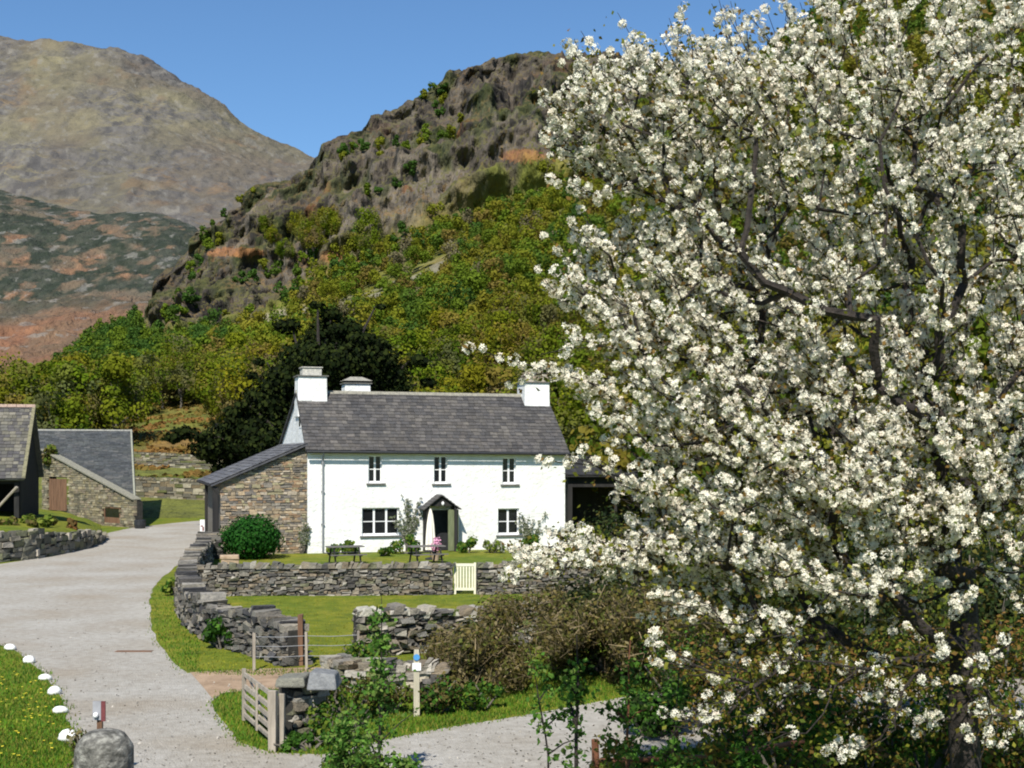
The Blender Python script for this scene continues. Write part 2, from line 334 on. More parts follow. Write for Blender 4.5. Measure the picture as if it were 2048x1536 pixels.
def poly_sheet(name, pts, z, m):
    mb = MB(); mb.face([(p[0], p[1], z) for p in pts]); o = mb.build(name, m); 
    return tag(o, kind='structure')
def smoothpx(pts, n=6):
    out = []; k = len(pts)
    for i in range(k):
        a, b, c, d = [np.array(pts[(i+q) % k], float) for q in (-1, 0, 1, 2)]
        for t in np.linspace(0, 1, n, endpoint=False):
            out.append(.5*((2*b)+(-a+c)*t+(2*a-5*b+4*c-d)*t*t+(-a+3*b-3*c+d)*t**3))
    return out
rng = random.Random(3)
road_px = [(150, 1900), (150, 1640), (158, 1540), (150, 1480), (130, 1420), (112, 1385), (88, 1350), (55, 1318), (15, 1293), (-120, 1270), (-500, 1260), (-500, 1150), (-150, 1140), (0, 1128), (110, 1112), (185, 1088), (215, 1066), (262, 1056), (330, 1048), (390, 1042), (424, 1040),
   (424, 1052), (412, 1075), (385, 1108), (345, 1138), (313, 1165), (299, 1200), (301, 1250), (320, 1290), (348, 1325), (378, 1346), (500, 1352), (640, 1350), (640, 1372), (505, 1380), (445, 1386), (421, 1402), (442, 1443), (486, 1485), (545, 1506), (650, 1508), (830, 1468), (1000, 1438), (1150, 1412), (1300, 1385), (1500, 1368), (3800, 1325), (3800, 1445), (1500, 1470), (1200, 1540), (1100, 1640), (1000, 1900)]
rp = []
for i in range(len(road_px)):
    a = road_px[i]; b = road_px[(i+1) % len(road_px)]
    A_ = G(*a); B_ = G(*b); n = max(1, min(14, int((B_-A_).length/.8)))
    for k in range(n):
        p = A_.lerp(B_, k/n); rp.append((p.x+rng.uniform(-.04, .04), p.y+rng.uniform(-.07, .07)))
poly_sheet('road', rp, .004, M['road'])
tr = [G(*p) for p in [(380, 1345), (520, 1338), (640, 1335), (800, 1338), (1000, 1345), (1000, 1366), (800, 1368), (640, 1374), (505, 1381), (445, 1387), (425, 1398), (404, 1372)]]
poly_sheet('path', [(p.x, p.y) for p in tr], .009, M['dirt'])

# ------------------------------------------------------------ stone work
STC = [(.19, .175, .15), (.13, .125, .115), (.23, .20, .155), (.16, .155, .14), (.27, .25, .21), (.10, .095, .09), (.20, .165, .12), (.15, .15, .10), (.34, .32, .28)]
def stone_course_wall(mb, core, path, h, th, rng, sl=.34, sh=.13, cope=True, zf=lambda s: 0, hf=None, pal=STC, rough=1.0):
    """dry stone wall along an (x, y) path"""
    P_ = [Vector((p[0], p[1])) for p in path]; seg = [0]
    for a, b in zip(P_, P_[1:]): seg.append(seg[-1]+(b-a).length)
    L = seg[-1]
    def at(s):
        s = max(0, min(L, s))
        for i in range(len(P_)-1):
            if s <= seg[i+1] or i == len(P_)-2:
                d = (P_[i+1]-P_[i]).normalized(); return P_[i]+d*(s-seg[i]), d
    n = max(2, int(L/.5))
    for k in range(n):
        s0 = L*k/n; s1 = L*(k+1)/n; a, d = at(s0); b, d2 = at(s1); nv = Vector((-d.y, d.x))*(th*.36); nv2 = Vector((-d2.y, d2.x))*(th*.36)
        hh = (hf(s0) if hf else h)-.06; z = zf(s0)
        core.hexa([(*(a-nv), z), (*(b-nv2), z), (*(b+nv2), z), (*(a+nv), z)], [(*(a-nv), z+hh), (*(b-nv2), z+hh), (*(b+nv2), z+hh), (*(a+nv), z+hh)])
    z = 0.0
    while z < h:
        hh = sh*rng.uniform(.7, 1.35); s = -rng.uniform(0, sl)
        while s < L:
            ll = sl*rng.uniform(.5, 1.5)
            top = hf(s+ll/2) if hf else h
            if z < top-.02:
                a, d = at(s); nrm = Vector((-d.y, d.x)); b, _ = at(min(L, s+ll)); 
                if (b-a).length > .04:
                    h2 = hh*rng.uniform(.7, 1.25)
                    for sd in (-1, 1):
                        bat = th*.5*(1.12-.2*z/h)
                        o1 = nrm*sd*(bat+rng.uniform(-.03, .03)*rough); o0 = nrm*sd*.04
                        c = rng.choice(pal); f = rng.uniform(.75, 1.3); c = (c[0]*f, c[1]*f, c[2]*f)
                        zz = zf(s)+z+rng.uniform(-.02, .02); g = .012
                        dd = (b-a).normalized()*g
                        z1 = zz+h2-g*.5
                        q = [a+o0+dd, b+o0-dd, b+o1-dd, a+o1+dd]
                        if sd < 0: q = [q[3], q[2], q[1], q[0]]
                        j = .018*rough
                        mb.hexa([(p.x+rng.uniform(-j, j), p.y+rng.uniform(-j, j), zz+rng.uniform(-j, j)) for p in q], [(p.x+rng.uniform(-j, j), p.y+rng.uniform(-j, j), z1+rng.uniform(-j, j)) for p in q], c)
            s += ll
        z += hh
    if cope:
        s = 0
        while s < L:
            ll = rng.uniform(.08, .26); a, d = at(s); b, _ = at(min(L, s+ll)); nrm = Vector((-d.y, d.x))*(th*.5+.02)
            if (b-a).length > .03:
                z0 = zf(s)+(hf(s) if hf else h)-.05; z1 = z0+rng.uniform(.07, .20); c = rng.choice(pal); f = rng.uniform(.8, 1.35); c = (c[0]*f, c[1]*f, c[2]*f)
                q = [a-nrm, b-nrm, b+nrm, a+nrm]; lean = d*rng.uniform(-.03, .12)
                mb.hexa([(p.x, p.y, z0) for p in q], [(p.x+lean.x+rng.uniform(-.03, .03), p.y+lean.y+rng.uniform(-.03, .03), z1+rng.uniform(-.03, .03)) for p in q], c)
            s += ll
def dry_wall(name, px, h, th, label, seed, cat='stone wall', **kw):
    r_ = random.Random(seed); pts = [G(*p) if len(p) == 2 else G(p[0], p[1], 0) for p in px]
    root = empty(name, pts[0]); mb = MB(); core = MB()
    o = pts[0]; stone_course_wall(mb, core, [(p.x-o.x, p.y-o.y) for p in pts], h, th, r_, **kw)
    mb.build('stonework', M['stone'], root); core.build('rubble_core', M['core'], root)
    return tag(root, label, cat)

garden = dry_wall('garden_wall', [(395, 1192), (500, 1190), (700, 1190), (905, 1188)], .92, .45, 'long low dry stone wall between the mown field and the farmhouse garden, left of the cream gate', 1, sl=.22, sh=.075, rough=1.5, pal=[tuple(q*.85 for q in c) for c in STC])
dry_wall('garden_wall', [(953, 1188), (1100, 1186), (1420, 1182)], .92, .45, 'stone garden wall running right from the cream gate behind the brown hedge', 2, sl=.22, sh=.075, rough=1.5, pal=[tuple(q*.85 for q in c) for c in STC])
CW = [(432, 1118), (405, 1135), (385, 1162), (374, 1195), (378, 1228), (400, 1258), (450, 1288), (520, 1308), (612, 1322)]
cws = smoothpx(CW, 5)[:-6]
dry_wall('boundary_wall', [tuple(p) for p in cws if p[1] > 1100], 1.0, .55, 'rough dry stone wall curving along the grass verge beside the road', 3, sl=.27, sh=.095, rough=2.6, hf=lambda s: .86+.07*math.sin(s*1.7)+.05*math.sin(s*4.1), pal=[tuple(q*.8 for q in c) for c in STC[:6]]+[(.06, .06, .065), (.2, .19, .17)])
dry_wall('boundary_wall', [(712, 1312), (800, 1306), (900, 1296), (1120, 1285)], 1.0, .55, 'mossy stone wall right of the field opening, running behind the brown hedge', 4, sl=.24, sh=.10, rough=2.4, hf=lambda s: .9+.08*math.sin(s*1.3+1), pal=STC+[(.12, .15, .05), (.40, .39, .33)])
dry_wall('gate_wall', [(572, 1478), (640, 1466)], .86, .5, 'short stone wall end beside the open field gate, topped with thick grey slabs', 5, sl=.24, sh=.10, rough=1.5, cope=False, pal=STC+[(.40, .38, .36)])
wg = [o for o in COL.objects if o.name == 'gate_wall'][0]
mb = MB()
mb.hexa([(-.12, -.36, .88), (.36, -.36, .88), (.36, .36, .88), (-.12, .36, .88)], [(-.10, -.32, 1.02), (.34, -.34, 1.04), (.34, .3, 1.02), (-.08, .3, 1.0)], (.19, .19, .16))
mb.hexa([(.38, -.38, .84), (.86, -.36, .84), (.86, .36, .84), (.38, .36, .84)], [(.42, -.28, 1.12), (.82, -.3, 1.08), (.80, .26, 1.06), (.42, .28, 1.1)], (.20, .21, .22))
mb.build('coping_slab', M['stone'], wg, bevel=.03)
dry_wall('field_wall', [(664, 1372), (700, 1382), (830, 1390), (900, 1392)], .5, .5, 'tumbled low stone wall overgrown with ivy beside the waymark post', 6, sl=.3, sh=.13, rough=2.4, pal=STC+[(.12, .15, .05), (.42, .38, .3)])
# field walls behind, on the rising meadow
def hill_pt(px, D):
    v = (D-92)/40.0 if D < 132 else 1+(D-132)/90.0
    u = (px-xs[0])/(xs[-1]-xs[0])*(NPX-1); p = crag(np.array([float(u)]), np.array([float(v)]))[0]; return Vector(p)
def hill_wall(px0, px1, D0, D1, h, label, seed):
    n = 14; pts = [hill_pt(px0+(px1-px0)*k/n, D0+(D1-D0)*k/n) for k in range(n+1)]
    root = empty('field_wall', pts[0]); mb = MB(); core = MB(); o = pts[0]
    ln = [0]
    for a, b in zip(pts, pts[1:]): ln.append(ln[-1]+(b.xy-a.xy).length)
    stone_course_wall(mb, core, [(p.x-o.x, p.y-o.y) for p in pts], h, .6, random.Random(seed), sl=.6, sh=.22, zf=lambda s: float(np.interp(s, ln, [p.z-o.z for p in pts]))-.1, pal=[(c[0]*.9, c[1]*.88, c[2]*.75) for c in STC]+[(.10, .11, .04)])
    mb.build('stonework', M['stone'], root); core.build('rubble_core', M['core'], root); tag(root, label, 'stone wall')
hill_wall(215, 460, 103, 100, 1.5, 'lower dry stone field wall on the meadow between the outbuilding and the farmhouse', 7)
hill_wall(250, 470, 121, 118, 1.2, 'upper dry stone field wall below the orange bracken patch', 8)

# ------------------------------------------------------------ slates
SLC = [(.085, .080, .078), (.072, .069, .069), (.098, .090, .085), (.078, .073, .070), (.108, .10, .092)]
def slates(mb, bl, br, tr_, tl, course, wdt, rng, pal=SLC, th=.02, keep=None):
    bl, br, tr_, tl = map(Vector, (bl, br, tr_, tl)); H = ((tl-bl).length+(tr_-br).length)/2
    nrm = (br-bl).cross(tl-bl).normalized(); n = int(H/course)
    for i in range(n):
        a0 = i/n; a1 = min(1.0, (i+1.35)/n)
        L0 = bl.lerp(tl, a0); R0 = br.lerp(tr_, a0); L1 = bl.lerp(tl, a1); R1 = br.lerp(tr_, a1)
        Wd = (R0-L0).length; s = -rng.uniform(0, wdt)
        while s < Wd:
            ww = wdt*rng.uniform(.7, 1.3); u0 = max(0, s)/Wd; u1 = min(Wd, s+ww-.012)/Wd; s += ww
            if u1 <= u0: continue
            c = rng.choice(pal); f = rng.uniform(.75, 1.25); c = (c[0]*f, c[1]*f, c[2]*f)
            lift = th*1.6+rng.uniform(0, .012); dr = (L0-L1).normalized()*rng.uniform(-.015, .02)
            p = [L0.lerp(R0, u0)+dr, L0.lerp(R0, u1)+dr, L1.lerp(R1, u1), L1.lerp(R1, u0)]
            off = [lift, lift, .004, .004]
            if keep and not keep((p[0]+p[1]+p[2]+p[3])/4): continue
            b = [q+nrm*(o_-th*.5 if o_ > .01 else -.002) for q, o_ in zip(p, off)]; t = [q+nrm*(o_+th*.5) for q, o_ in zip(p, off)]
            mb.hexa(b, t, c)
def slab(mb, bl, br, tr_, tl, th, c=(1, 1, 1)):
    bl, br, tr_, tl = map(Vector, (bl, br, tr_, tl)); n = (br-bl).cross(tl-bl).normalized()*th
    mb.hexa([bl-n, br-n, tr_-n, tl-n], [bl, br, tr_, tl], c)

# ------------------------------------------------------------ farmhouse
A = G(615, 1107); TH = R(17); E1 = Vector((math.cos(TH), math.sin(TH), 0)); E2 = Vector((-math.sin(TH), math.cos(TH), 0))
def fac(px, py, v=0.0):
    r = Vector(((px-CX)/F, 1, (HY-py)/F)); c = Vector((0, 0, CH)); k = (v+(A-c).dot(E2))/r.dot(E2); p = c+r*k
    return (p-A).dot(E1), p.z
house = empty('farmhouse', A, TH)
tag(house, 'white limewashed farmhouse with a slate roof, three white chimneys and a gabled porch', 'house')
Wd = fac(1130, 1000)[0]; EZ = 4.72; RV = 3.2; RZ = 7.5; BV = 9.6; BZ = 5.12
def wall_with_holes(mb, x0, x1, z0, z1, holes, y=0, depth=.22):
    X = sorted({x0, x1}|{h[0] for h in holes}|{h[1] for h in holes}); Z = sorted({z0, z1}|{h[2] for h in holes}|{h[3] for h in holes})
    for a, b in zip(X, X[1:]):
        for c, d in zip(Z, Z[1:]):
            mx, mz = (a+b)/2, (c+d)/2
            if any(h[0] < mx < h[1] and h[2] < mz < h[3] for h in holes): continue
            mb.face([(a, y, c), (b, y, c), (b, y, d), (a, y, d)])
    for (a, b, c, d) in holes:
        mb.face([(a, y, c), (a, y+depth, c), (b, y+depth, c), (b, y, c)]); mb.face([(a, y, d), (b, y, d), (b, y+depth, d), (a, y+depth, d)])
        mb.face([(a, y, c), (a, y, d), (a, y+depth, d), (a, y+depth, c)]); mb.face([(b, y, c), (b, y+depth, c), (b, y+depth, d), (b, y, d)])
wins = []
for (x0, x1, y0, y1, nc) in ((737, 764, 911, 966, 2), (868, 895, 912, 967, 2), (1005, 1032, 915, 968, 2), (724, 798, 1016, 1070, 3), (996, 1038, 1017, 1069, 2)):
    a, z1 = fac(x0, y0); b, z0 = fac(x1, y1); wins.append((a, b, z0, z1, nc))
dx0 = fac(864, 1000)[0]; dx1 = fac(912, 1000)[0]; dz = fac(890, 1020)[1]
mb = MB(); holes = [w_[:4] for w_ in wins]+[(dx0, dx1, .0, dz)]
wall_with_holes(mb, 0, Wd, 0, EZ, holes)
mb.face([(0, 0, 0), (0, 0, EZ), (0, RV, RZ-.1), (0, BV, BZ-.1), (0, BV, 0)])
mb.face([(Wd, 0, 0), (Wd, BV, 0), (Wd, BV, BZ-.1), (Wd, RV, RZ-.1), (Wd, 0, EZ)])
mb.face([(0, BV, 0), (0, BV, BZ-.1), (Wd, BV, BZ-.1), (Wd, BV, 0)])
mb.face([(0, .02, EZ), (Wd, .02, EZ), (Wd, .9, EZ), (0, .9, EZ)])
mb.build('wall', M['lime'], house)
rng = random.Random(11)
mb = MB(); ov = .32; ez = EZ-.28+.16
BLp = (-.12, -ov, ez+.1); BRp = (Wd+.12, -ov, ez-.02); TRp = (Wd+.12, RV, RZ-.02); TLp = (-.12, RV, RZ+.02)
slates(mb, BLp, BRp, TRp, TLp, .24, .30, rng)
slab(mb, (BLp[0], BLp[1]+.01, BLp[2]-.02), (BRp[0], BRp[1]+.01, BRp[2]-.02), (TRp[0], TRp[1], TRp[2]-.02), (TLp[0], TLp[1], TLp[2]-.02), .07, (.05, .05, .05))
slates(mb, (Wd+.12, BV+.3, BZ-.1), (-.12, BV+.3, BZ-.1), (-.12, RV, RZ), (Wd+.12, RV, RZ), .3, .34, rng)
slab(mb, (Wd+.12, BV+.3, BZ-.13), (-.12, BV+.3, BZ-.13), (-.12, RV, RZ-.03), (Wd+.12, RV, RZ-.03), .07, (.05, .05, .05))
roof = mb.build('roof', M['slate'], house)
mb = MB(); s = -.12
while s < Wd:
    l = min(.46, Wd+.12-s); z = RZ+.03-.04*s/Wd; mb.hexa([(s, RV-.16, z-.08), (s+l-.01, RV-.16, z-.08), (s+l-.01, RV+.16, z-.08), (s, RV+.16, z-.08)], [(s, RV-.03, z+.07), (s+l-.01, RV-.03, z+.07), (s+l-.01, RV+.03, z+.07), (s, RV+.03, z+.07)], (.26, .25, .21)); s += l
mb.build('ridge_tiles', M['stone'], roof)
mb = MB(); mb.tube([(-.1, -ov-.07, ez+.04), (Wd+.1, -ov-.07, ez-.06)], .065, 8); mb.build('gutter', M['iron'], roof)
# chimneys
def chimney(x0, x1, v, d, z0, z1, pot):
    mb = MB(); t = .03
    mb.hexa([(x0-t, v-t, z0), (x1+t, v-t, z0), (x1+t, v+d+t, z0), (x0-t, v+d+t, z0)], [(x0, v, z1), (x1, v, z1), (x1, v+d, z1), (x0, v+d, z1)])
    c = mb.build('chimney', M['lime'], house, bevel=.03)
    mb = MB(); mb.box(x0-.08, x1+.08, v-.08, v+d+.08, z1, z1+.06, (.14, .14, .13))
    if pot == 'stone':
        mb.box(x0+.22, x1-.22, v+.22, v+d-.22, z1+.06, z1+.42, (.50, .49, .45)); mb.box(x0+.17, x1-.17, v+.17, v+d-.17, z1+.42, z1+.48, (.42, .41, .38))
    elif pot == 'rubble':
        core = MB(); r_ = random.Random(4)
        for k in range(60):
            zz = z1+.06+r_.choice([0, .13, .26, .39]); xx = r_.uniform(x0+.05, x1-.3); cc = r_.choice([(.34, .28, .22), (.26, .2, .16), (.4, .36, .3)])
            mb.box(xx, xx+.26, v+.02+r_.uniform(0, .05), v+d-.05-r_.uniform(0, .05), zz, zz+.12, cc, .01, r_)
    else:
        mb.box(x0+.05, x1-.05, v+.05, v+d-.05, z1+.06, z1+.16, (.05, .05, .05))
        mb.hexa([(x0-.1, v-.1, z1+.16), (x1+.1, v-.1, z1+.16), (x1+.1, v+d+.1, z1+.16), (x0-.1, v+d+.1, z1+.16)], [(x0+.35, v+.4, z1+.38), (x1-.35, v+.4, z1+.38), (x1-.35, v+d-.4, z1+.38), (x0+.35, v+d-.4, z1+.38)], (.30, .29, .25))
    mb.build('chimney_cap', M['stone'], c, bevel=.01)
    return c
x0 = fac(597, 770, 2.6)[0]; x1 = fac(654, 770, 2.6)[0]; zt = fac(620, 753, 2.6)[1]; chimney(x0, x1, 2.6, 1.3, 6.3, zt, 'stone')
x0 = fac(690, 770, 5.0)[0]; x1 = fac(741, 770, 5.0)[0]; zt = fac(715, 768, 5.0)[1]; chimney(x0, x1, 5.0, 1.0, 6.2, zt, 'cap')
x0 = fac(1050, 780, 2.5)[0]; x1 = fac(1099, 780, 2.5)[0]; zt = fac(1075, 766, 2.5)[1]; chimney(x0, x1, 2.5, 1.3, 6.0, zt, 'rubble')
# windows
def window(a, b, z0, z1, nc, parent, y=.12):
    f = MB(); t = .055
    f.box(a, a+t, y, y+.08, z0, z1); f.box(b-t, b, y, y+.08, z0, z1); f.box(a+t, b-t, y, y+.08, z1-t, z1); f.box(a+t, b-t, y, y+.08, z0, z0+.09)
    w_ = (b-a)/nc
    for k in range(1, nc): f.box(a+k*w_-.045, a+k*w_+.045, y+.003, y+.083, z0+.09, z1-t)
    zm = (z0+z1)/2
    for k in range(nc): f.box(a+k*w_+(t if k == 0 else .045), a+(k+1)*w_-(t if k == nc-1 else .045), y+.012, y+.06, zm-.018, zm+.018)
    o = f.build('window', M['white_paint'], parent)
    g = MB(); g.box(a+.01, b-.01, y+.05, y+.07, z0+.01, z1-.01); g.build('pane', M['glass'], o)
    s = MB(); s.box(a-.10, b+.16, -.09, .118, z0-.09, z0-.012, (.13, .13, .125)); s.build('sill', M['stone'], o, bevel=.008)
    return o
for w_ in wins: window(*w_, house)
# attic window in the gable
mb = MB(); vv, zz = 2.15, 6.2
mb.box(-.025, .06, vv-.05, vv+.6, zz-.42, zz+.2, (1, 1, 1)); g = mb.build('gable_window', M['white_paint'], house)
mb = MB(); mb.box(-.03, -.0255, vv+.02, vv+.53, zz-.36, zz+.14); mb.build('pane', M['glass'], g)
# porch: slate gable on two posts, black block behind painted as the shade inside
px0, pz0 = fac(846, 1018, -.9); px1, _ = fac(922, 1022, -.9); pxa, pza = fac(883, 990, -.9)
mb = MB()
slates(mb, (px0, -1.0, pz0-.05), (pxa, -1.0, pza), (pxa, 0, pza), (px0, 0, pz0-.05), 5, .3, rng)
for (xa, za, xb, zb) in ((px0, pz0-.05, pxa, pza), (pxa, pza, px1, pz0-.05)):
    n = 6
    for i in range(n):
        for k in range(4):
            u0, u1 = i/n, (i+1.3)/n; lo = 1-i/n
            if xa == px0: p0 = (xa+(xb-xa)*i/n, za+(zb-za)*i/n); p1 = (xa+(xb-xa)*min(1, (i+1.2)/n), za+(zb-za)*min(1, (i+1.2)/n))
            else: p0 = (xb+(xa-xb)*i/n, zb+(za-zb)*i/n); p1 = (xb+(xa-xb)*min(1, (i+1.2)/n), zb+(za-zb)*min(1, (i+1.2)/n))
            v0 = -1.0+k*.25; c = rng.choice(SLC)
            mb.hexa([(p0[0], v0, p0[1]+.0), (p1[0], v0, p1[1]-.03), (p1[0], v0+.24, p1[1]-.03), (p0[0], v0+.24, p0[1])], [(p0[0], v0, p0[1]+.05), (p1[0], v0, p1[1]+.02), (p1[0], v0+.24, p1[1]+.02), (p0[0], v0+.24, p0[1]+.05)], c)
porch = mb.build('porch_roof', M['slate'], house)
mb = MB(); mb.hexa([(px0+.25, -.86, pz0+.12), (px1-.25, -.86, pz0+.12), (px1-.25, -.8, pz0+.12), (px0+.25, -.8, pz0+.12)], [(pxa-.03, -.86, pza-.1), (pxa+.03, -.86, pza-.1), (pxa+.03, -.8, pza-.1), (pxa-.03, -.8, pza-.1)])
mb.box(px0+.18, px0+.30, -.9, -.78, 0, pz0+.12); mb.box(px1-.30, px1-.18, -.9, -.78, 0, pz0+.12); mb.build('porch_frame', M['wood_dark'], porch)
mb = MB(); mb.box(px0+.20, px0+.26, -.775, -.005, 0, pz0+.1); mb.box(px1-.26, px1-.2, -.775, -.005, 0, pz0+.1); mb.build('side_screen', M['wood_dark'], porch)
mb = MB(); mb.box(dx0-.06, dx1+.06, .22, .9, -.01, dz+.1); mb.build('doorway_shade', M['iron'], house)  # solid black block stands in for the shade within the door opening
# door standing open on the right: slatted green leaf
hx = dx1-.06
mb = MB()
for k in range(5):
    y0 = -.78+k*.155; mb.box(hx-.5+k*.1, hx-.402+k*.1, -.72+.0*k, -.67, .03, 1.95)
dr = mb.build('door', M['door_green'], house)
mb = MB(); mb.lathe([(.02, 0), (.06, .05), (.07, .14), (.02, .2)], 10, (pxa+.06, -.93, pza-.5)); mb.build('porch_lamp', M['white_paint'], porch, smooth=True)
# downpipe
tx = fac(645, 1000)[0]
mb = MB(); mb.tube([(tx, -ov-.06, ez+.0), (tx, -.10, ez-.35), (tx, -.08, .05)], .042, 8); 
for z in (1.3, 2.8, 4.1): mb.box(tx-.07, tx+.07, -.12, -.005, z, z+.06)
mb.build('downpipe', M['pipe'], house)

# stone lean-to against the left gable (a wing of the same house)
lx0, lz0 = fac(441, 962, .1); lz1 = 4.93
mb = MB(); core = MB(); r_ = random.Random(9); LX = abs(lx0)
def topz(s): return lz0+(lz1-lz0)*s/LX-.02
z = 0.0; PALL = [(.30, .24, .165), (.20, .17, .13), (.36, .28, .185), (.22, .20, .17), (.42, .36, .28), (.28, .19, .12), (.16, .145, .13), (.30, .27, .17)]
while z < lz1:
    hh = .10*r_.uniform(.7, 1.5); s = -r_.uniform(0, .3)
    while s < LX:
        ll = .24*r_.uniform(.4, 1.8); a = max(0, s); b = min(LX, s+ll-.012)
        if b-a > .05:
            ta, tb = topz(a), topz(b)
            if z < min(ta, tb)-.03:
                c = r_.choice(PALL); f = r_.uniform(.75, 1.25); c = tuple(q*f for q in c); y = .1+r_.uniform(-.025, .02)
                h3 = hh*r_.uniform(.65, 1.25); za, zb = min(z+h3-.01, ta), min(z+h3-.01, tb); j = .022
                J = lambda: r_.uniform(-j, j)
                mb.hexa([(lx0+a+J(), y, z+J()), (lx0+b+J(), y, z+J()), (lx0+b, .22, z), (lx0+a, .22, z)], [(lx0+a+J(), y, za+J()), (lx0+b+J(), y, zb+J()), (lx0+b, .22, zb), (lx0+a, .22, za)], c)
        s += ll
    z += hh
wing = mb.build('stone_wall', M['stone'], house)
core.hexa([(lx0+.02, .15, 0), (-.01, .15, 0), (-.01, .5, 0), (lx0+.02, .5, 0)], [(lx0+.02, .15, lz0-.08), (-.01, .15, lz1-.08), (-.01, .5, lz1-.08), (lx0+.02, .5, lz0-.08)])
core.hexa([(lx0+.02, .501, 0), (lx0+.4, .501, 0), (lx0+.4, 9.0, 0), (lx0+.02, 9.0, 0)], [(lx0+.02, .501, lz0-.1), (lx0+.4, .501, lz0-.1), (lx0+.4, 9, lz0-.1), (lx0+.02, 9, lz0-.1)])
core.build('rubble_core', mat('mortar', [(.3, (.12, .11, .09)), (.7, (.2, .18, .15))], 5, 1, .5), wing)
lxe = lx0-.45; lze = lz0-.14
mb = MB(); slates(mb, (lxe, 9.4, lze), (lxe, -.12, lze), (-.005, -.12, lz1+.12), (-.005, 9.4, lz1+.12), .3, .34, rng, pal=[(.13, .13, .14), (.11, .11, .12), (.15, .15, .16)])
slab(mb, (lxe, 9.4, lze-.03), (lxe, -.12, lze-.03), (-.005, -.12, lz1+.09), (-.005, 9.4, lz1+.09), .08, (.08, .08, .09)); mb.build('wing_roof', M['slate'], house)
mb = MB(); mb.tube([(lxe-.02, -.1, lze-.05), (lxe-.02, 9.2, lze-.05)], .06); mb.tube([(lxe+.05, -.02, lze-.05), (lx0-.12, .05, lze-.5), (lx0-.12, .05, .05)], .05)
mb.box(lx0-.35, lx0-.1, .0, .16, 0, lze-.1); mb.box(lxe+.02, lxe+.16, 4.0, 4.14, 0, lze-.1)
mb.build('corner_post', M['wood_dark'], house)

# ------------------------------------------------------------ foliage tools
def frames(nrm, rs, spin=True):
    nrm = nrm/(np.linalg.norm(nrm, axis=1)[:, None]+1e-9); r = rs.normal(size=nrm.shape)
    a = np.cross(nrm, r); a /= np.linalg.norm(a, axis=1)[:, None]+1e-9; b = np.cross(nrm, a); return a, b, nrm
def scatter(tv, tf, pos, nrm, sc, rs):
    """copies of a small template (tv verts, tf faces of equal size); z of the template follows nrm"""
    a, b, n = frames(nrm, rs); tv = np.asarray(tv, float); N_ = len(pos); sc = np.asarray(sc).reshape(-1, 1, 1)*np.ones((N_, 1, 1))
    V = pos[:, None, :]+sc*(tv[None, :, 0:1]*a[:, None, :]+tv[None, :, 1:2]*b[:, None, :]+tv[None, :, 2:3]*n[:, None, :])
    Fq = (np.asarray(tf)[None]+(np.arange(N_)*len(tv))[:, None, None]).reshape(-1, len(tf[0]))
    return V.reshape(-1, 3), Fq
LEAF = ([(-.5, 0, 0), (-.1, -.32, .08), (.5, 0, -.05), (.05, .34, .08)], [(0, 1, 2, 3)])
CLUMP = ([(-.5, -.1, 0), (-.1, -.45, .1), (.45, -.3, -.1), (.5, .25, .1), (.05, .5, 0), (-.45, .3, .12)], [(0, 1, 2, 3, 4, 5)])
def crown_pts(rs, n, lobes, squash=1.0, shell=.55):
    """points and outward normals on the surfaces of lobes [(cx,cy,cz,r)]"""
    L_ = np.array(lobes, float); wv = L_[:, 3]**2; k = rs.choice(len(L_), n, p=wv/wv.sum())
    d = rs.normal(size=(n, 3)); d /= np.linalg.norm(d, axis=1)[:, None]
    rad = L_[k, 3]*(shell+(1-shell)*rs.rand(n)**.5)*(1+.25*rs.normal(size=n)*.6)
    p = L_[k, :3]+d*rad[:, None]*np.array([1, 1, squash]); return p, d+rs.normal(size=(n, 3))*.45
def lobes_for(rs, h, w, trunk=.25, n=12, shape='round'):
    out = []
    for i in range(n):
        t = rs.rand(); z = h*(trunk+(1-trunk)*(.12+.78*t)); rr = w/2*math.sqrt(max(.1, 1-((t-.42)/.62)**2)); a = rs.rand()*6.283; q = rr*math.sqrt(rs.rand())*.75
        out.append((q*math.cos(a), q*math.sin(a), z, w*rs.uniform(.14, .24)))
    return out
def tree_mesh(name, h, w, n, csize, cols, seed, parent, trunk=.25, nl=12, bark='barkg', leafm='leaf_oak', tr=.14, lobes=None):
    rs_ = np.random.RandomState(seed); r_ = random.Random(seed); lb = lobes or lobes_for(rs_, h, w, trunk, nl)
    mb = MB(); top = h*.72
    mb.tube([(0, 0, -.6), (r_.uniform(-.1, .1), .05, h*.2), (r_.uniform(-.3, .3), r_.uniform(-.2, .2), h*.45), (r_.uniform(-.4, .4), 0, top)], [tr*1.3, tr, tr*.7, tr*.2], 7)
    for (x, y, z, q) in lb:
        s = h*r_.uniform(.18, .42); mb.tube([(0, 0, s), (x*.5, y*.5, s+(z-s)*.6+.1), (x, y, z)], [tr*.5, tr*.3, tr*.1], 5)
    t = mb.build('trunk', M[bark], parent)
    p, nn = crown_pts(rs_, n, lb); V, Fq = scatter(*CLUMP, p, nn, csize*rs_.uniform(.6, 1.4, n), rs_)
    lc = np.array(cols)[rs_.choice(len(cols), 40)]; C_ = lc[(np.floor(p[:, 0]*.45)*7+np.floor(p[:, 2]*.45)*3+np.floor(p[:, 1]*.45)*11).astype(int) % 40]*rs_.uniform(.86, 1.14, (n, 1)); c = npmesh('crown', V, Fq, M[leafm], parent, C_)
    return t, c
OAK = [(.15, .16, .012), (.125, .15, .012), (.18, .18, .015), (.10, .13, .012), (.165, .145, .035), (.14, .125, .06)]

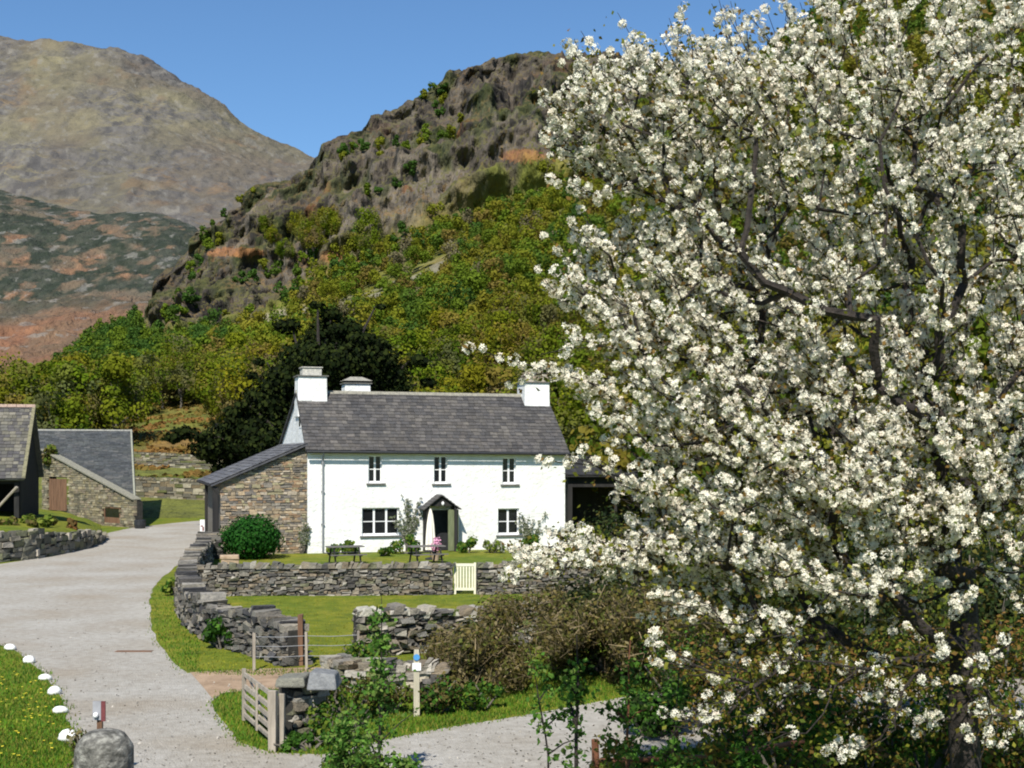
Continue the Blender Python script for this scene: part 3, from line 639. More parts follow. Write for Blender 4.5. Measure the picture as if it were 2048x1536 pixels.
# individual trees on the wooded slope behind the buildings
def wood_mask(px, py): return True
protos = []
for k in range(6):
    e = empty('oak_tree'); h = [8, 7, 9, 7.5, 6.5, 8.5][k]; tree_mesh('t', h, h*.95, 3000, .27, OAK, 40+k, e, .22, 14, tr=.16); protos.append(e)
def copy_tree(src, loc, rz, s):
    r = src.copy(); COL.objects.link(r); r.location = loc; r.rotation_euler = (0, 0, rz); r.scale = s
    for ch in src.children:
        c = ch.copy(); COL.objects.link(c); c.parent = r
    return r
rr = random.Random(77); nrs = np.random.RandomState(77)
NT = 60000
cu = nrs.uniform(0, NPX-1, NT); cv_ = nrs.uniform(.75, 3.98, NT); cpx = xs[0]+cu/(NPX-1)*(xs[-1]-xs[0])
ok = (cpx > -120) & (cpx < 2300); cu, cv_, cpx = cu[ok], cv_[ok], cpx[ok]
cp = crag(cu, cv_); crk = rockw(cp, cv_, cpx); ccl = fbm(cp/26, 3, 60)
ok = ~((cv_ < 1.0) & (cpx > 150) & (cpx < 560)) & ~((cv_ < 1.35) & (cpx > 235) & (cpx < 430)) & (nrs.rand(len(cu)) < (cp[:, 1]/480)**1.2+.12)
rim = np.interp(cpx, [400, 430, 560, 640, 760, 830, 900, 960], [700, 668, 632, 620, 590, 552, 520, 500]); cpy = HY-(cp[:, 2]-CH)/cp[:, 1]*F; dr_ = cpy-rim+14*fbm(cp/9, 3, 5)
ok &= ~((cpx > 430) & (cpx < 900) & (dr_ > -4) & (dr_ < 46))
ok &= ~((crk > .35) & (ccl < np.where(cv_ < 3.35, .08, .36))) & ~((cv_ > 3.4) & (cpx < 1000) & (cpx > 320) & (ccl < .12)) & (ccl > -.45)
GX = {}; cand = []
for i in np.nonzero(ok)[0]:
    x, y, z = cp[i]; dmin = 3.4 if y < 260 else 4.0; cx_, cy_ = int(x//5), int(y//5)
    if any((x-q[0])**2+(y-q[1])**2 < dmin**2 for a in (-1, 0, 1) for b in (-1, 0, 1) for q in GX.get((cx_+a, cy_+b), ())): continue
    GX.setdefault((cx_, cy_), []).append((x, y)); cand.append((x, y, z, cv_[i], cpx[i], crk[i], ccl[i]))
    if len(cand) >= 2700: break
cand.sort(key=lambda q: q[1])
near = [q for q in cand if q[1] < 215 and -60 < q[4] < 1500][:230]; nearset = set(id(q) for q in near)
used = set()
for i, q in enumerate(near):
    k = rr.randrange(6); s = rr.uniform(.7, 1.1); loc = (q[0], q[1], q[2]-.2)
    sc = (s*rr.uniform(.9, 1.15), s*rr.uniform(.9, 1.15), s)
    if k not in used: used.add(k); r = protos[k]; r.location = loc; r.rotation_euler = (0, 0, rr.uniform(0, 6.28)); r.scale = sc
    else: r = copy_tree(protos[k], loc, rr.uniform(0, 6.28), sc)
    tag(r, 'olive green spring oak standing in the wood on the slope behind the farm buildings', 'tree', 'oaks in the wood behind the farm')
for k in range(6):
    if k not in used:
        for ch in list(protos[k].children): bpy.data.objects.remove(ch)
        bpy.data.objects.remove(protos[k])
# clump of trees at the foot of the crag
sel = np.nonzero((cpx > 535) & (cpx < 745) & (cpy > 478) & (cpy < 535) & (cv_ > 2.9))[0]; got = []
for i in sel:
    if len(got) >= 14: break
    if any(np.hypot(*(cp[i, :2]-g[:2])) < 6.5 for g in got): continue
    got.append(cp[i]); k = rr.randrange(6); src = [o for o in COL.objects if o.name.startswith('oak_tree')][k]
    r = src.copy(); COL.objects.link(r); r.name = 'crag_tree'; r.location = cp[i]-np.array([0, 0, .3]); r.rotation_euler = (0, 0, rr.uniform(0, 6)); q_ = rr.uniform(.9, 1.35); r.scale = (q_, q_, q_*1.15)
    for ch in src.children:
        c = ch.copy(); COL.objects.link(c); c.parent = r
    tag(r, 'dark green tree in the clump growing on the ledge at the foot of the crag', 'tree', 'trees at the foot of the crag')
# the rest of the hanging wood
Vs = []; Fs = []; Cs = []; off = 0
PALW = np.array([(.17, .19, .012), (.12, .18, .012), (.20, .19, .016), (.08, .14, .014), (.19, .15, .03), (.18, .16, .08), (.05, .11, .014)])
for q in cand:
    if id(q) in nearset: continue
    s = rr.uniform(.55, 1.0)*(.75 if q[5] > .3 else 1); h = 7.5*s; wd = 7*s
    lb = lobes_for(nrs, h, wd, .15, 7); n = 560 if q[1] < 330 else 330
    p, nn = crown_pts(nrs, n, lb); p = p+np.array(q[:3]); V, Fq = scatter(*CLUMP, p, nn, (.52 if q[1] > 330 else .38)*nrs.uniform(.6, 1.4, n), nrs)
    ci = PALW[nrs.choice(7, p=[.27, .22, .16, .12, .11, .05, .07])] if q[3] < 3.0 or q[4] > 1150 else PALW[nrs.choice([0, 1, 3, 6, 6])]
    if q[4] < 440 and q[3] > 2.2: ci = PALW[nrs.choice([1, 3, 6])]
    Vs.append(V); Fs.append(Fq+off); off += len(V); Cs.append(ci*np.array([.92, .90, 1.0])*nrs.uniform(.85, 1.15)*nrs.uniform(.88, 1.12, (n, 1)))
wood = npmesh('woodland', np.concatenate(Vs), np.concatenate(Fs), M['leaf'], None, np.concatenate(Cs))
tag(wood, 'mixed spring woodland covering the hillside up to the crag', 'woodland', kind='stuff')
print('trees', len(near), 'wood', len(cand)-len(near))

# rough herbage on the meadow
mu = nrs.uniform(0, 1, 9000); mpx = 140+440*mu; uu_ = (mpx-xs[0])/(xs[-1]-xs[0])*(NPX-1); vv_ = nrs.uniform(.12, 1.5, 9000); mp_ = crag(uu_, vv_); kp = fbm(mp_/5, 3, 2) > -.05; mp_ = mp_[kp]
mp_[:, 2] += .1; V, Fq = scatter(*CLUMP, mp_, nrs.normal(size=mp_.shape)*.6+np.array([0, -.3, 1]), .42*nrs.uniform(.5, 1.6, len(mp_)), nrs)
ch_ = np.clip((fbm(mp_/7, 3, 6)+.3)*1.6+.3*nrs.rand(len(mp_)), 0, 1); cl_ = mixc([(.10, .12, .02)], [(.22, .12, .035)], ch_*(mp_[:, 1] > 112))
tag(npmesh('rough_grass', V, Fq, M['leaf'], None, cl_*nrs.uniform(.7, 1.3, (len(mp_), 1))), 'rough olive and rust coloured grass and bracken on the sloping meadow', 'grass', kind='stuff')
# big dark yew behind the farmhouse
yb = P(640, 1000, 78); yb.z = 0
yew = empty('yew_tree', yb); tag(yew, 'large spreading near-black evergreen rising behind the left end of the farmhouse roof', 'tree')
rs_ = np.random.RandomState(8); lb = []
for (px, py, r) in ((680, 668, 1.3), (650, 690, 1.7), (700, 700, 1.6), (620, 730, 1.8), (730, 735, 1.7), (670, 745, 2.2), (590, 775, 1.8), (760, 765, 1.3), (640, 790, 2.4), (560, 815, 1.9), (540, 850, 1.9), (520, 880, 2.0), (480, 890, 1.7), (600, 850, 2.4), (450, 905, 1.4), (700, 790, 2.2), (560, 900, 2.2), (500, 930, 1.8), (780, 790, .9)):
    q = P(px, py, 78); lb.append((q.x-yb.x, rs_.uniform(-1.6, 2.2), q.z+.5, r*1.12))
M['yew'] = mat('yew_needles', [(.3, (.8, .8, .8)), (.7, (1.2, 1.2, 1.1))], .6, 1, 0, use_col=True, spec=.05)
n = 44000; lb = [(l[0], l[1], l[2]-.2, l[3]*.9) for l in lb]+[(l[0]+rs_.uniform(-2.5, 2.5), l[1]+rs_.uniform(-1.5, 1.5), l[2]+rs_.uniform(-.9, 1.3), rs_.uniform(.3, .75)) for l in lb for _ in range(4)]; p, nn = crown_pts(rs_, n, lb, .6, .35); p[:, 0] += (p[:, 0]-.3)*.12; V, Fq = scatter(*CLUMP, p, nn, .20*rs_.uniform(.6, 1.5, n), rs_)
npmesh('crown', V, Fq, M['yew'], yew, np.array([(.008, .014, .004), (.012, .018, .005), (.022, .030, .007), (.006, .009, .004)])[rs_.choice(4, n)])
mb = MB(); mb.tube([(0, 0, -.3), (.1, 0, 3), (.5, 0, 7), (1, 0, 11)], [.6, .5, .35, .1], 9)
for l in lb: mb.tube([(0, 0, 2+rs_.rand()*3), (l[0]*.6, l[1]*.6, l[2]*.8), l[:3]], [.2, .12, .05], 6)
mb.build('trunk', M['bark'], yew)

# shrubs
def shrub(name, base, w_, h, n, cs, cols, label, cat, seed, nl=8, sq=1.0, ball=False, group=None, twigs=True, lm='leaf', tc='barkg', tmpl=CLUMP):
    e = empty(name, base); rs_ = np.random.RandomState(seed)
    if ball: lb = [(0, 0, h*.5, h*.5)]
    else: lb = [(rs_.uniform(-.5, .5)*w_*.7, rs_.uniform(-.4, .4)*w_*.6, h*rs_.uniform(.25, .75), min(h, w_)*rs_.uniform(.2, .32)) for _ in range(nl)]
    p, nn = crown_pts(rs_, n, lb, sq, .8 if ball else .4)
    if ball: p[:, 0] *= w_/h; p[:, 1] *= w_/h
    p[:, 2] = np.maximum(p[:, 2], .03)
    V, Fq = scatter(*tmpl, p, nn, cs*rs_.uniform(.6, 1.4, n), rs_)
    npmesh('foliage', V, Fq, M[lm], e, np.array(cols)[rs_.choice(len(cols), n)]*rs_.uniform(.75, 1.25, (n, 1)))
    if twigs:
        mb = MB()
        for l in lb*2: mb.tube([(l[0]*.3, l[1]*.3, 0), (l[0]*.8, l[1]*.8, l[2]*.6), (l[0]+rs_.uniform(-.2, .2), l[1], l[2]+l[3]*.5)], [.03, .02, .008], 5)
        mb.build('stem', M[tc], e)
    return tag(e, label, cat, group)
GR = [(.035, .10, .012), (.05, .13, .014), (.07, .15, .02), (.03, .08, .012)]
YG = [(.12, .17, .02), (.09, .14, .018), (.16, .19, .03)]
shrub('box_bush', G(503, 1117), 2.35, 1.72, 5200, .10, [(.018, .085, .010), (.025, .105, .012), (.012, .06, .008)], 'neatly rounded bright green bush in front of the stone wing', 'bush', 1, ball=True)
BR = [(.10, .085, .022), (.14, .11, .035), (.08, .08, .02), (.17, .14, .06), (.06, .06, .015)]

# flower bed plants along the front of the house
for i, (px, py, w_, h, lab) in enumerate(((668, 1112, 1.1, .55, 'low green plant at the foot of the house wall right of the downpipe'), (705, 1110, 1.2, .7, 'green plant behind the left picnic table'), (760, 1112, 1.6, .45, 'low spreading green plant under the wide ground floor window'),
        (812, 1108, 1.5, .95, 'rounded green shrub left of the porch beside the parasol'), (935, 1106, .9, .8, 'yellow green shrub just right of the porch'), (985, 1106, 1.2, .7, 'pale flowering plant under the lower right window'), (1060, 1106, 1.6, .9, 'bushy plant at the right end of the farmhouse wall'), (600, 1104, 1.0, .5, 'scrubby low plant at the foot of the stone wing beside the white wall'))):
    shrub('garden_plant', G(px, py), w_, h, 420, .12, YG+GR if i not in (5,) else YG+[(.4, .4, .33), (.5, .5, .42)], lab, 'plant', 30+i, nl=6)
# climber on the stone wing corner
def climber(base, label, seed, w_, h, green, n, spread=.5):
    e = empty('climbing_plant', base, TH); r_ = random.Random(seed); rs_ = np.random.RandomState(seed); mb = MB(); pts = []
    for k in range(n):
        x = r_.uniform(-.1, .1); z = 0; path = [(x, 0, 0)]
        tx_ = r_.uniform(-w_/2, w_/2); tz = h*r_.uniform(.5, 1)
        for s in range(1, 9):
            t = s/8; path.append((x+(tx_-x)*t**1.6+r_.uniform(-.06, .06), -.03-r_.random()*.05, tz*t+r_.uniform(-.04, .04)))
        mb.tube(path, [.022*(1-.85*s/8)+.003 for s in range(9)], 4)
        pts += [(p[0]+r_.uniform(-.08, .08), p[1]-.03, p[2]+r_.uniform(-.08, .08)) for p in path[4:] for _ in range(green)]
    mb.build('stem', M['barkg'], e)
    pts = np.array(pts); nn = np.tile([[0, -1, .3]], (len(pts), 1))+rs_.normal(size=(len(pts), 3))*.5
    V, Fq = scatter(*LEAF, pts, nn, .11*rs_.uniform(.5, 1.3, len(pts)), rs_)
    npmesh('leaves', V, Fq, M['leaf'], e, np.array([(.10, .12, .05), (.20, .21, .15), (.07, .10, .03), (.32, .32, .28)])[rs_.choice(4, len(pts))])
    tag(e, label, 'climber')
t_, z_ = fac(815, 1090); climber(A+E1*t_-E2*.05, 'wispy climbing plant trained on the white wall between the wide window and the porch', 5, 2.1, 2.55, 7, 20)
t_, z_ = fac(604, 1100, .0); climber(A+E1*t_-E2*.05, 'thin climber on the stone wing beside the white corner', 6, .7, 1.7, 9, 8)
t_, z_ = fac(1060, 1090); climber(A+E1*t_-E2*.05, 'leafy climber on the white wall right of the lower right window', 7, 1.6, 1.8, 10, 10)

# ------------------------------------------------------------ garden furniture
def picnic(px, py, label):
    e = empty('picnic_table', G(px, py), TH+R(4)); 
    mb = MB()
    for k in range(5): mb.box(-.75, .75, -.36+k*.145, -.36+k*.145+.13, .70, .74, j=.004)
    mb.build('table_top', M['wood_dark'] if False else M['tbl'], e)
    for y in (-.72, .58):
        mb = MB(); mb.box(-.75, .75, y, y+.14, .40, .44); mb.build('bench_seat', M['tbl'], e)
    for x in (-.55, .5):
        mb = MB(); mb.box(x, x+.05, -.75, .75, .35, .40)
        for s in (-1, 1): mb.hexa([(x-.002, s*.62-.04, 0), (x+.052, s*.62-.04, 0), (x+.052, s*.62+.04, 0), (x-.002, s*.62+.04, 0)], [(x-.002, s*.25-.04, .695), (x+.052, s*.25-.04, .695), (x+.052, s*.25+.04, .695), (x-.002, s*.25+.04, .695)])
        mb.build('leg', M['wood_dark'], e)
    tag(e, label, 'picnic table', 'picnic tables in the farmhouse garden')
M['tbl'] = mat('grey_table_wood', [(.3, (.09, .085, .08)), (.7, (.19, .175, .16))], 6, .85, .3, stretch=(.3, 3, 3))
picnic(690, 1128, 'dark wooden picnic table on the lawn below the left windows')
picnic(852, 1127, 'dark wooden picnic table in front of the porch beside the closed parasol')
pb = G(861, 1119); e = empty('parasol', pb); tag(e, 'closed cream garden parasol standing by the porch', 'parasol')
mb = MB(); mb.tube([(0, 0, 0), (0, 0, 2.2)], .02); mb.build('pole', M['wood_brown'], e)
mb = MB(); prof = [(.24, .42), (.23, .6), (.21, 1.0), (.17, 1.5), (.11, 1.9), (.04, 2.16), (.01, 2.2)]; n = 16; base = 0
for r_i, z_i in prof:
    for k in range(n): a = 2*math.pi*k/n; q = r_i*(1 if k % 2 else .72); mb.v.append((q*math.cos(a), q*math.sin(a), z_i))
for i in range(len(prof)-1):
    for k in range(n): mb.f.append((i*n+k, i*n+(k+1) % n, (i+1)*n+(k+1) % n, (i+1)*n+k)); mb.c.append(W1)
mb.build('canopy', M['cloth'], e)
mb = MB(); mb.lathe([(.24, 0), (.24, .05), (.08, .09)], 14); mb.build('base', M['iron'], e)
e = empty('flower_pot', G(871, 1121)); tag(e, 'pot of pink flowers standing beside the parasol base', 'plant pot')
mb = MB(); mb.lathe([(.13, 0), (.19, .3), (.2, .33), (.16, .33)], 14); mb.build('pot', M['trough'], e)
rs_ = np.random.RandomState(3); p, nn = crown_pts(rs_, 260, [(0, 0, .62, .24), (.05, 0, .85, .16)], 1, .5); V, Fq = scatter(*LEAF, p, nn, .1, rs_); npmesh('flowers', V, Fq, M['pink'], e)
# cream gate in the garden wall
g0 = G(908, 1188); g1 = G(952, 1188); gw = (g1-g0).length
e = empty('garden_gate', g0, math.atan2(g1.y-g0.y, g1.x-g0.x)); tag(e, 'cream painted slatted wooden gate in the low stone garden wall', 'gate')
mb = MB(); mb.box(.0, .07, -.03, .03, 0, 1.02); mb.box(gw-.07, gw, -.03, .03, 0, 1.02); mb.box(.07, gw-.07, -.025, .025, .90, .99); mb.box(.07, gw-.07, -.025, .025, .12, .2); mb.build('frame', M['wood_cream'], e)
mb = MB()
for k in range(6): x = .07+(gw-.14)*(k+.5)/6; mb.box(x-.03, x+.03, -.012, .012, .2, .9)
mb.build('slat', M['wood_cream'], e)
# sandstone trough block
e = MB(); e.box(-.32, .32, -.25, .25, 0, .62, (1, 1, 1), .03, random.Random(2)); e.box(-.36, .34, -.28, .26, .62, .74, (1, 1, 1), .03, random.Random(3)); o = e.build('stone_trough', M['trough'], None, bevel=.03); o.location = G(460, 1150); o.rotation_euler = (0, 0, .2); tag(o, 'small block of warm sandstone behind the left end of the garden wall', 'stone block')
# small pink and white sign by the wing
e = empty('roadside_sign', G(408, 1092), .1); tag(e, 'small white and red board on short posts beside the stone wing', 'sign')
mb = MB(); mb.box(-.19, .19, -.015, .015, .45, 1.3); mb.build('board', M['white_paint'], e)
mb = MB(); mb.box(-.15, -.05, -.022, -.016, .95, 1.02); mb.box(-.08, .0, -.022, -.016, .75, .95); mb.box(-.13, .02, -.022, -.016, .55, .72); mb.build('red_markings', M['redw'], e)
for x in (-.15, .15): mb = MB(); mb.box(x-.02, x+.02, .016, .05, 0, 1.2); mb.build('leg', M['wood_grey'], e)

# ------------------------------------------------------------ outbuildings at the left
TERR = .75
ob0 = G(268, 1056); ob1 = P(84, 1018, 88); D1 = ob1.y
ba = math.atan2(ob0.y-ob1.y, ob0.x-ob1.x); BL = (Vector((ob0.x, ob0.y))-Vector((ob1.x, ob1.y))).length
ob = empty('stone_outbuilding', (ob1.x, ob1.y, 0), ba); tag(ob, 'stone outbuilding with a sloping grey slate roof, brown plank door and small low window', 'outbuilding')
zl = CH-(900-HY)/F*D1; zr = CH-(1000-HY)/F*ob0.y
def obx(px):    # distance along the wall for a photo column
    r = (px-CX)/F; d = Vector((math.cos(ba), math.sin(ba))); # ob1+d*s : x = r*y
    return (r*ob1.y-ob1.x)/(d.x-r*d.y)
def obz(px, py): s = obx(px); y = ob1.y+math.sin(ba)*s; return CH-(py-HY)/F*y
mb = MB(); r_ = random.Random(21)
dr0, dr1 = obx(96), obx(136); dzt = obz(115, 955); dzb = obz(115, 1021); wn0, wn1 = obx(207), obx(240); wz0, wz1 = obz(223, 1046), obz(223, 1012)
z = 0
while z < zl:
    hh = .14*r_.uniform(.7, 1.4); s = -r_.uniform(0, .3)
    while s < BL:
        ll = .32*r_.uniform(.5, 1.7); a = max(0, s); b = min(BL, s+ll-.02); s += ll
        ta = zl+(zr-zl)*a/BL; tb = zl+(zr-zl)*b/BL
        if b-a < .05 or z > min(ta, tb)-.05: continue
        m_ = (a+b)/2; zm_ = z+hh/2
        if dr0 < m_ < dr1 and zm_ < dzt: continue
        if wn0 < m_ < wn1 and wz0 < zm_ < wz1: continue
        c = r_.choice([(.24, .21, .13), (.19, .17, .12), (.30, .26, .17), (.16, .15, .11), (.33, .30, .22), (.24, .2, .15)]); f = r_.uniform(.7, 1.25); c = tuple(q*f for q in c)
        y = r_.uniform(-.04, .02); za, zb = min(z+hh-.02, ta), min(z+hh-.02, tb)
        mb.hexa([(a, y, z), (b, y, z), (b, .2, z), (a, .2, z)], [(a, y, za), (b, y, zb), (b, .2, zb), (a, .2, za)], c)
    z += hh
mb.build('stone_wall', M['stone'], ob)
mb = MB(); mb.hexa([(0.02, .1, 0), (dr0, .1, 0), (dr0, .6, 0), (0.02, .6, 0)], [(0.02, .1, zl-.1), (dr0, .1, zl-.15-.1), (dr0, .6, zl-.25), (0.02, .6, zl-.1)])
def tz(s): return zl+(zr-zl)*s/BL
mb.hexa([(dr1, .1, 0), (wn0, .1, 0), (wn0, .6, 0), (dr1, .6, 0)], [(dr1, .1, tz(dr1)-.1), (wn0, .1, tz(wn0)-.1), (wn0, .6, tz(wn0)-.1), (dr1, .6, tz(dr1)-.1)])
mb.hexa([(wn1, .1, 0), (BL-.02, .1, 0), (BL-.02, .6, 0), (wn1, .6, 0)], [(wn1, .1, tz(wn1)-.1), (BL-.02, .1, tz(BL)-.1), (BL-.02, .6, tz(BL)-.1), (wn1, .6, tz(wn1)-.1)])
mb.box(wn0, wn1, .1, .6, 0, wz0); mb.box(wn0, wn1, .55, .6, wz0, wz1)
mb.hexa([(dr0, .1, dzt), (dr1, .1, dzt), (dr1, .6, dzt), (dr0, .6, dzt)], [(dr0, .1, tz(dr0)-.1), (dr1, .1, tz(dr1)-.1), (dr1, .6, tz(dr1)-.1), (dr0, .6, tz(dr0)-.1)])
mb.build('rubble_core', M['core'], ob)
mb = MB()
nb = 7
for k in range(nb): a = dr0+.05+(dr1-dr0-.35)*k/nb; mb.box(a, a+(dr1-dr0-.35)/nb-.02, .03, .07, dzb, dzt-.1, j=.006)
dd_ = mb.build('door', M['wood_brown'], ob)
mb = MB(); mb.box(wn0, wn0+.12, .02, .1, wz0, wz1); mb.box(wn1-.12, wn1, .02, .1, wz0, wz1); mb.box(wn0+.12, wn1-.12, .02, .1, wz1-.14, wz1); mb.box(wn0+.12, wn1-.12, .02, .1, wz0, wz0+.35); wo = mb.build('window', M['wood_brown'], ob)
mb = MB(); mb.box(wn0+.12, wn1-.12, .06, .09, wz0+.35, wz1-.14); mb.build('pane', M['glass'], wo)
# verge slabs along the sloping wall head
mb = MB(); s = 0
while s < BL:
    l = min(.5, BL-s); mb.hexa([(s, -.12, tz(s)), (s+l-.02, -.12, tz(s+l)), (s+l-.02, .5, tz(s+l)), (s, .5, tz(s))], [(s, -.12, tz(s)+.09), (s+l-.02, -.12, tz(s+l)+.07), (s+l-.02, .5, tz(s+l)+.07), (s, .5, tz(s)+.09)], (.24, .235, .19)); s += l
mb.build('verge_slabs', M['stone'], ob)
# slate roof rising behind the wall: ridge level with the sky line of the roof
inv = Matrix.Rotation(-ba, 4, 'Z')
def loc_(p): q = inv @ (Vector(p)-Vector((ob1.x, ob1.y, 0))); return q
RD = 95.0
w0 = Vector((ob1.x, ob1.y, zl)); w1 = Vector((ob0.x, ob0.y, zr)); w2 = P(262, 862, RD); pn = (w1-w0).cross(w2-w0).normalized(); w0 = w0-pn*.12*(1 if pn.z > 0 else -1)
def onpl(px, py):
    d = P(px, py, 1.0)-Vector((0, 0, CH)); k = (w0-Vector((0, 0, CH))).dot(pn)/d.dot(pn); return loc_(Vector((0, 0, CH))+d*k)
TLr, TRr, BRr, BLr = onpl(50, 861), onpl(262, 862), onpl(269, 1000), onpl(50, 1000)
WL = onpl(84, 900)
mb = MB(); slates(mb, BLr, BRr, TRr, TLr, .34, .36, rng, pal=[(.095, .10, .10), (.08, .085, .085), (.115, .115, .11), (.09, .095, .09)], keep=lambda q: q.y > .12)
slab(mb, WL-Vector((0, 0, .05)), BRr-Vector((0, 0, .05)), TRr-Vector((0, 0, .05)), TLr-Vector((0, 0, .05)), .1, (.09, .09, .09)); ro = mb.build('roof', M['slate'], ob)
mb = MB()
for k in range(16):
    a = TLr.lerp(TRr, k/16); b = TLr.lerp(TRr, (k+.96)/16); mb.hexa([a+Vector((0, -.15, -.1)), b+Vector((0, -.15, -.1)), b+Vector((0, .2, -.1)), a+Vector((0, .2, -.1))], [a+Vector((0, -.03, .1)), b+Vector((0, -.03, .1)), b+Vector((0, .1, .1)), a+Vector((0, .1, .1))], (.36, .36, .33))
for k in range(10):
    a = TRr.lerp(BRr, k/10); b = TRr.lerp(BRr, (k+.96)/10); mb.hexa([a+Vector((-.1, 0, .0)), b+Vector((-.1, 0, .0)), b+Vector((.12, 0, .0)), a+Vector((.12, 0, .0))], [a+Vector((-.1, 0, .12)), b+Vector((-.1, 0, .12)), b+Vector((.12, 0, .12)), a+Vector((.12, 0, .12))], (.30, .31, .25))
mb.build('ridge_tiles', M['stone'], ro)
mb = MB(); mb.hexa([TRr*1-Vector((.3, 0, 0)), TRr+Vector((-.32, .3, 0)), BRr+Vector((-.32, .3, 0)), BRr-Vector((.3, 0, 0))], [Vector((TRr.x-.3, TRr.y, 0)), Vector((TRr.x-.32, TRr.y+.3, 0)), Vector((BRr.x-.32, BRr.y+.3, 0)), Vector((BRr.x-.3, BRr.y, 0))], (.2, .18, .14)); mb.build('end_wall', M['stone'], ob)
# barrel-like dark tub at its corner and lamp on the corner
e = MB(); e.lathe([(.30, 0), (.36, .25), (.34, .5), (.31, .52)], 14); o = e.build('water_tub', M['iron'], None); o.location = G(280, 1057); tag(o, 'small black tub at the foot of the outbuilding corner', 'tub')
shrub('ivy_plant', (P(90, 905, 87).x, 87.4, P(90, 935, 87).z), 1.3, 1.7, 300, .22, YG+BR, 'yellowish ivy growing at the top left corner of the stone outbuilding', 'plant', 61, nl=6)

# dark barn at the left edge
bn = empty('timber_barn', P(40, 1030, 66), R(13.5)); bn.location.z = 0
tag(bn, 'open fronted dark barn with a lichen-covered slate roof at the left edge', 'barn')
def bl(px, py, D): q = P(px, py, D)-Vector(bn.location); q.rotate(Matrix.Rotation(R(-13.5), 3, 'Z')); return q
re = bl(50, 958, 65.2); rt = bl(54, 812, 69.5)
e_z, r_z = re.z, rt.z; hd = 4.1
mb = MB(); ex = .25
slates(mb, (-11, -.4, e_z), (ex, -.4, e_z), (ex, hd-.1, r_z), (-11, hd-.1, r_z), .26, .3, rng, pal=[(.12, .115, .10), (.095, .09, .085), (.15, .14, .11), (.085, .08, .08), (.19, .175, .14)])
slab(mb, (-11, -.4, e_z-.03), (ex, -.4, e_z-.03), (ex, hd-.1, r_z-.03), (-11, hd-.1, r_z-.03), .1, (.1, .1, .09))
slab(mb, (ex, 2*hd, e_z), (-11, 2*hd, e_z), (-11, hd-.1, r_z), (ex, hd-.1, r_z), .1, (.15, .15, .14))
bro = mb.build('roof', M['slate'], bn)
mb = MB()
for k in range(24): mb.hexa([(-11+k*.47, hd-.3, r_z-.06), (-11+k*.47+.45, hd-.3, r_z-.06), (-11+k*.47+.45, hd+.1, r_z-.06), (-11+k*.47, hd+.1, r_z-.06)], [(-11+k*.47, hd-.15, r_z+.1), (-11+k*.47+.45, hd-.15, r_z+.1), (-11+k*.47+.45, hd-.05, r_z+.1), (-11+k*.47, hd-.05, r_z+.1)], (.36, .27, .22))
for k in range(9):
    t0, t1 = k/9, (k+.95)/9; mb.hexa([(ex-.12, -.4+(hd+.3)*t0, e_z+(r_z-e_z)*t0+.03), (ex+.05, -.4+(hd+.3)*t0, e_z+(r_z-e_z)*t0+.03), (ex+.05, -.4+(hd+.3)*t1, e_z+(r_z-e_z)*t1+.03), (ex-.12, -.4+(hd+.3)*t1, e_z+(r_z-e_z)*t1+.03)], [(ex-.12, -.4+(hd+.3)*t0, e_z+(r_z-e_z)*t0+.11), (ex+.05, -.4+(hd+.3)*t0, e_z+(r_z-e_z)*t0+.11), (ex+.05, -.4+(hd+.3)*t1, e_z+(r_z-e_z)*t1+.11), (ex-.12, -.4+(hd+.3)*t1, e_z+(r_z-e_z)*t1+.11)], (.20, .19, .12))
mb.build('ridge_tiles', M['stone'], bro)
mb = MB(); mb.face([(0, 0, 0), (0, 2*hd-.3, 0), (0, 2*hd-.3, e_z), (0, hd-.1, r_z-.12), (0, 0, e_z+.2)]); mb.face([(-.1, 0, 0), (-.1, 0, e_z+.2), (-.1, hd-.1, r_z-.12), (-.1, 2*hd-.3, e_z), (-.1, 2*hd-.3, 0)])
mb.box(-11, -.1, 2*hd-.5, 2*hd-.4, 0, e_z); mb.build('boarded_wall', M['wood_dark'], bn)
mb = MB()
for x in (-.15, -4.5, -9): mb.box(x-.12, x+.12, -.1, .1, 0, e_z+.1)
mb.box(-11, -.3, -.05, .05, e_z-.25, e_z-.05); mb.build('post', M['wood_dark'], bn)
mb = MB(); a = bl(-4, 1015, 66); b = bl(34, 974, 65.6); mb.tube([a, b], .07, 6); mb.build('brace', M['wood_grey'], bn)

# grass bank with a stone face in front of the barn
bank_e = [(-420, 1150), (-150, 1136), (0, 1124), (60, 1118), (120, 1107), (170, 1096), (198, 1084), (203, 1074)]
bt = [(-420, 1062), (-150, 1052), (0, 1044), (60, 1044), (95, 1046), (140, 1056), (175, 1068), (190, 1072)]
mb = MB(); pts0 = [G(*p) for p in bank_e]
hs = [1.25, 1.25, 1.25, 1.15, .95, .7, .4, .12]
n = len(pts0); c0 = [Vector((p.x, p.y, h_)) for p, h_ in zip(pts0, hs)]
back = [Vector((c.x-1, 92 if i > 3 else 92, TERR if i < 6 else .1)) for i, c in enumerate(c0)]
back = [Vector((P(px, 0, 88).x, 88, z)) for px, z in ((-420, 1.2), (-150, 1.1), (0, 1.0), (40, .9), (85, .75), (120, .7), (170, .3), (200, .0))]
NB = 14; V = []; 
for j in range(NB+1):
    for i in range(n):
        t = j/NB; p = c0[i].lerp(back[i], t); p.z += .22*math.sin(t*3.1)*max(0, hs[i]-.3)+.05*math.sin(i*3+j*2)*(.3 if j == 0 else 1); V.append(p)
q = [(j*n+i, j*n+i+1, (j+1)*n+i+1, (j+1)*n+i) for j in range(NB) for i in range(n-1)]
m0 = len(V); V += [Vector((p.x+.1, p.y+.1, -.02)) for p in c0]; q += [(m0+i, m0+i+1, i+1, i) for i in range(n-1)]
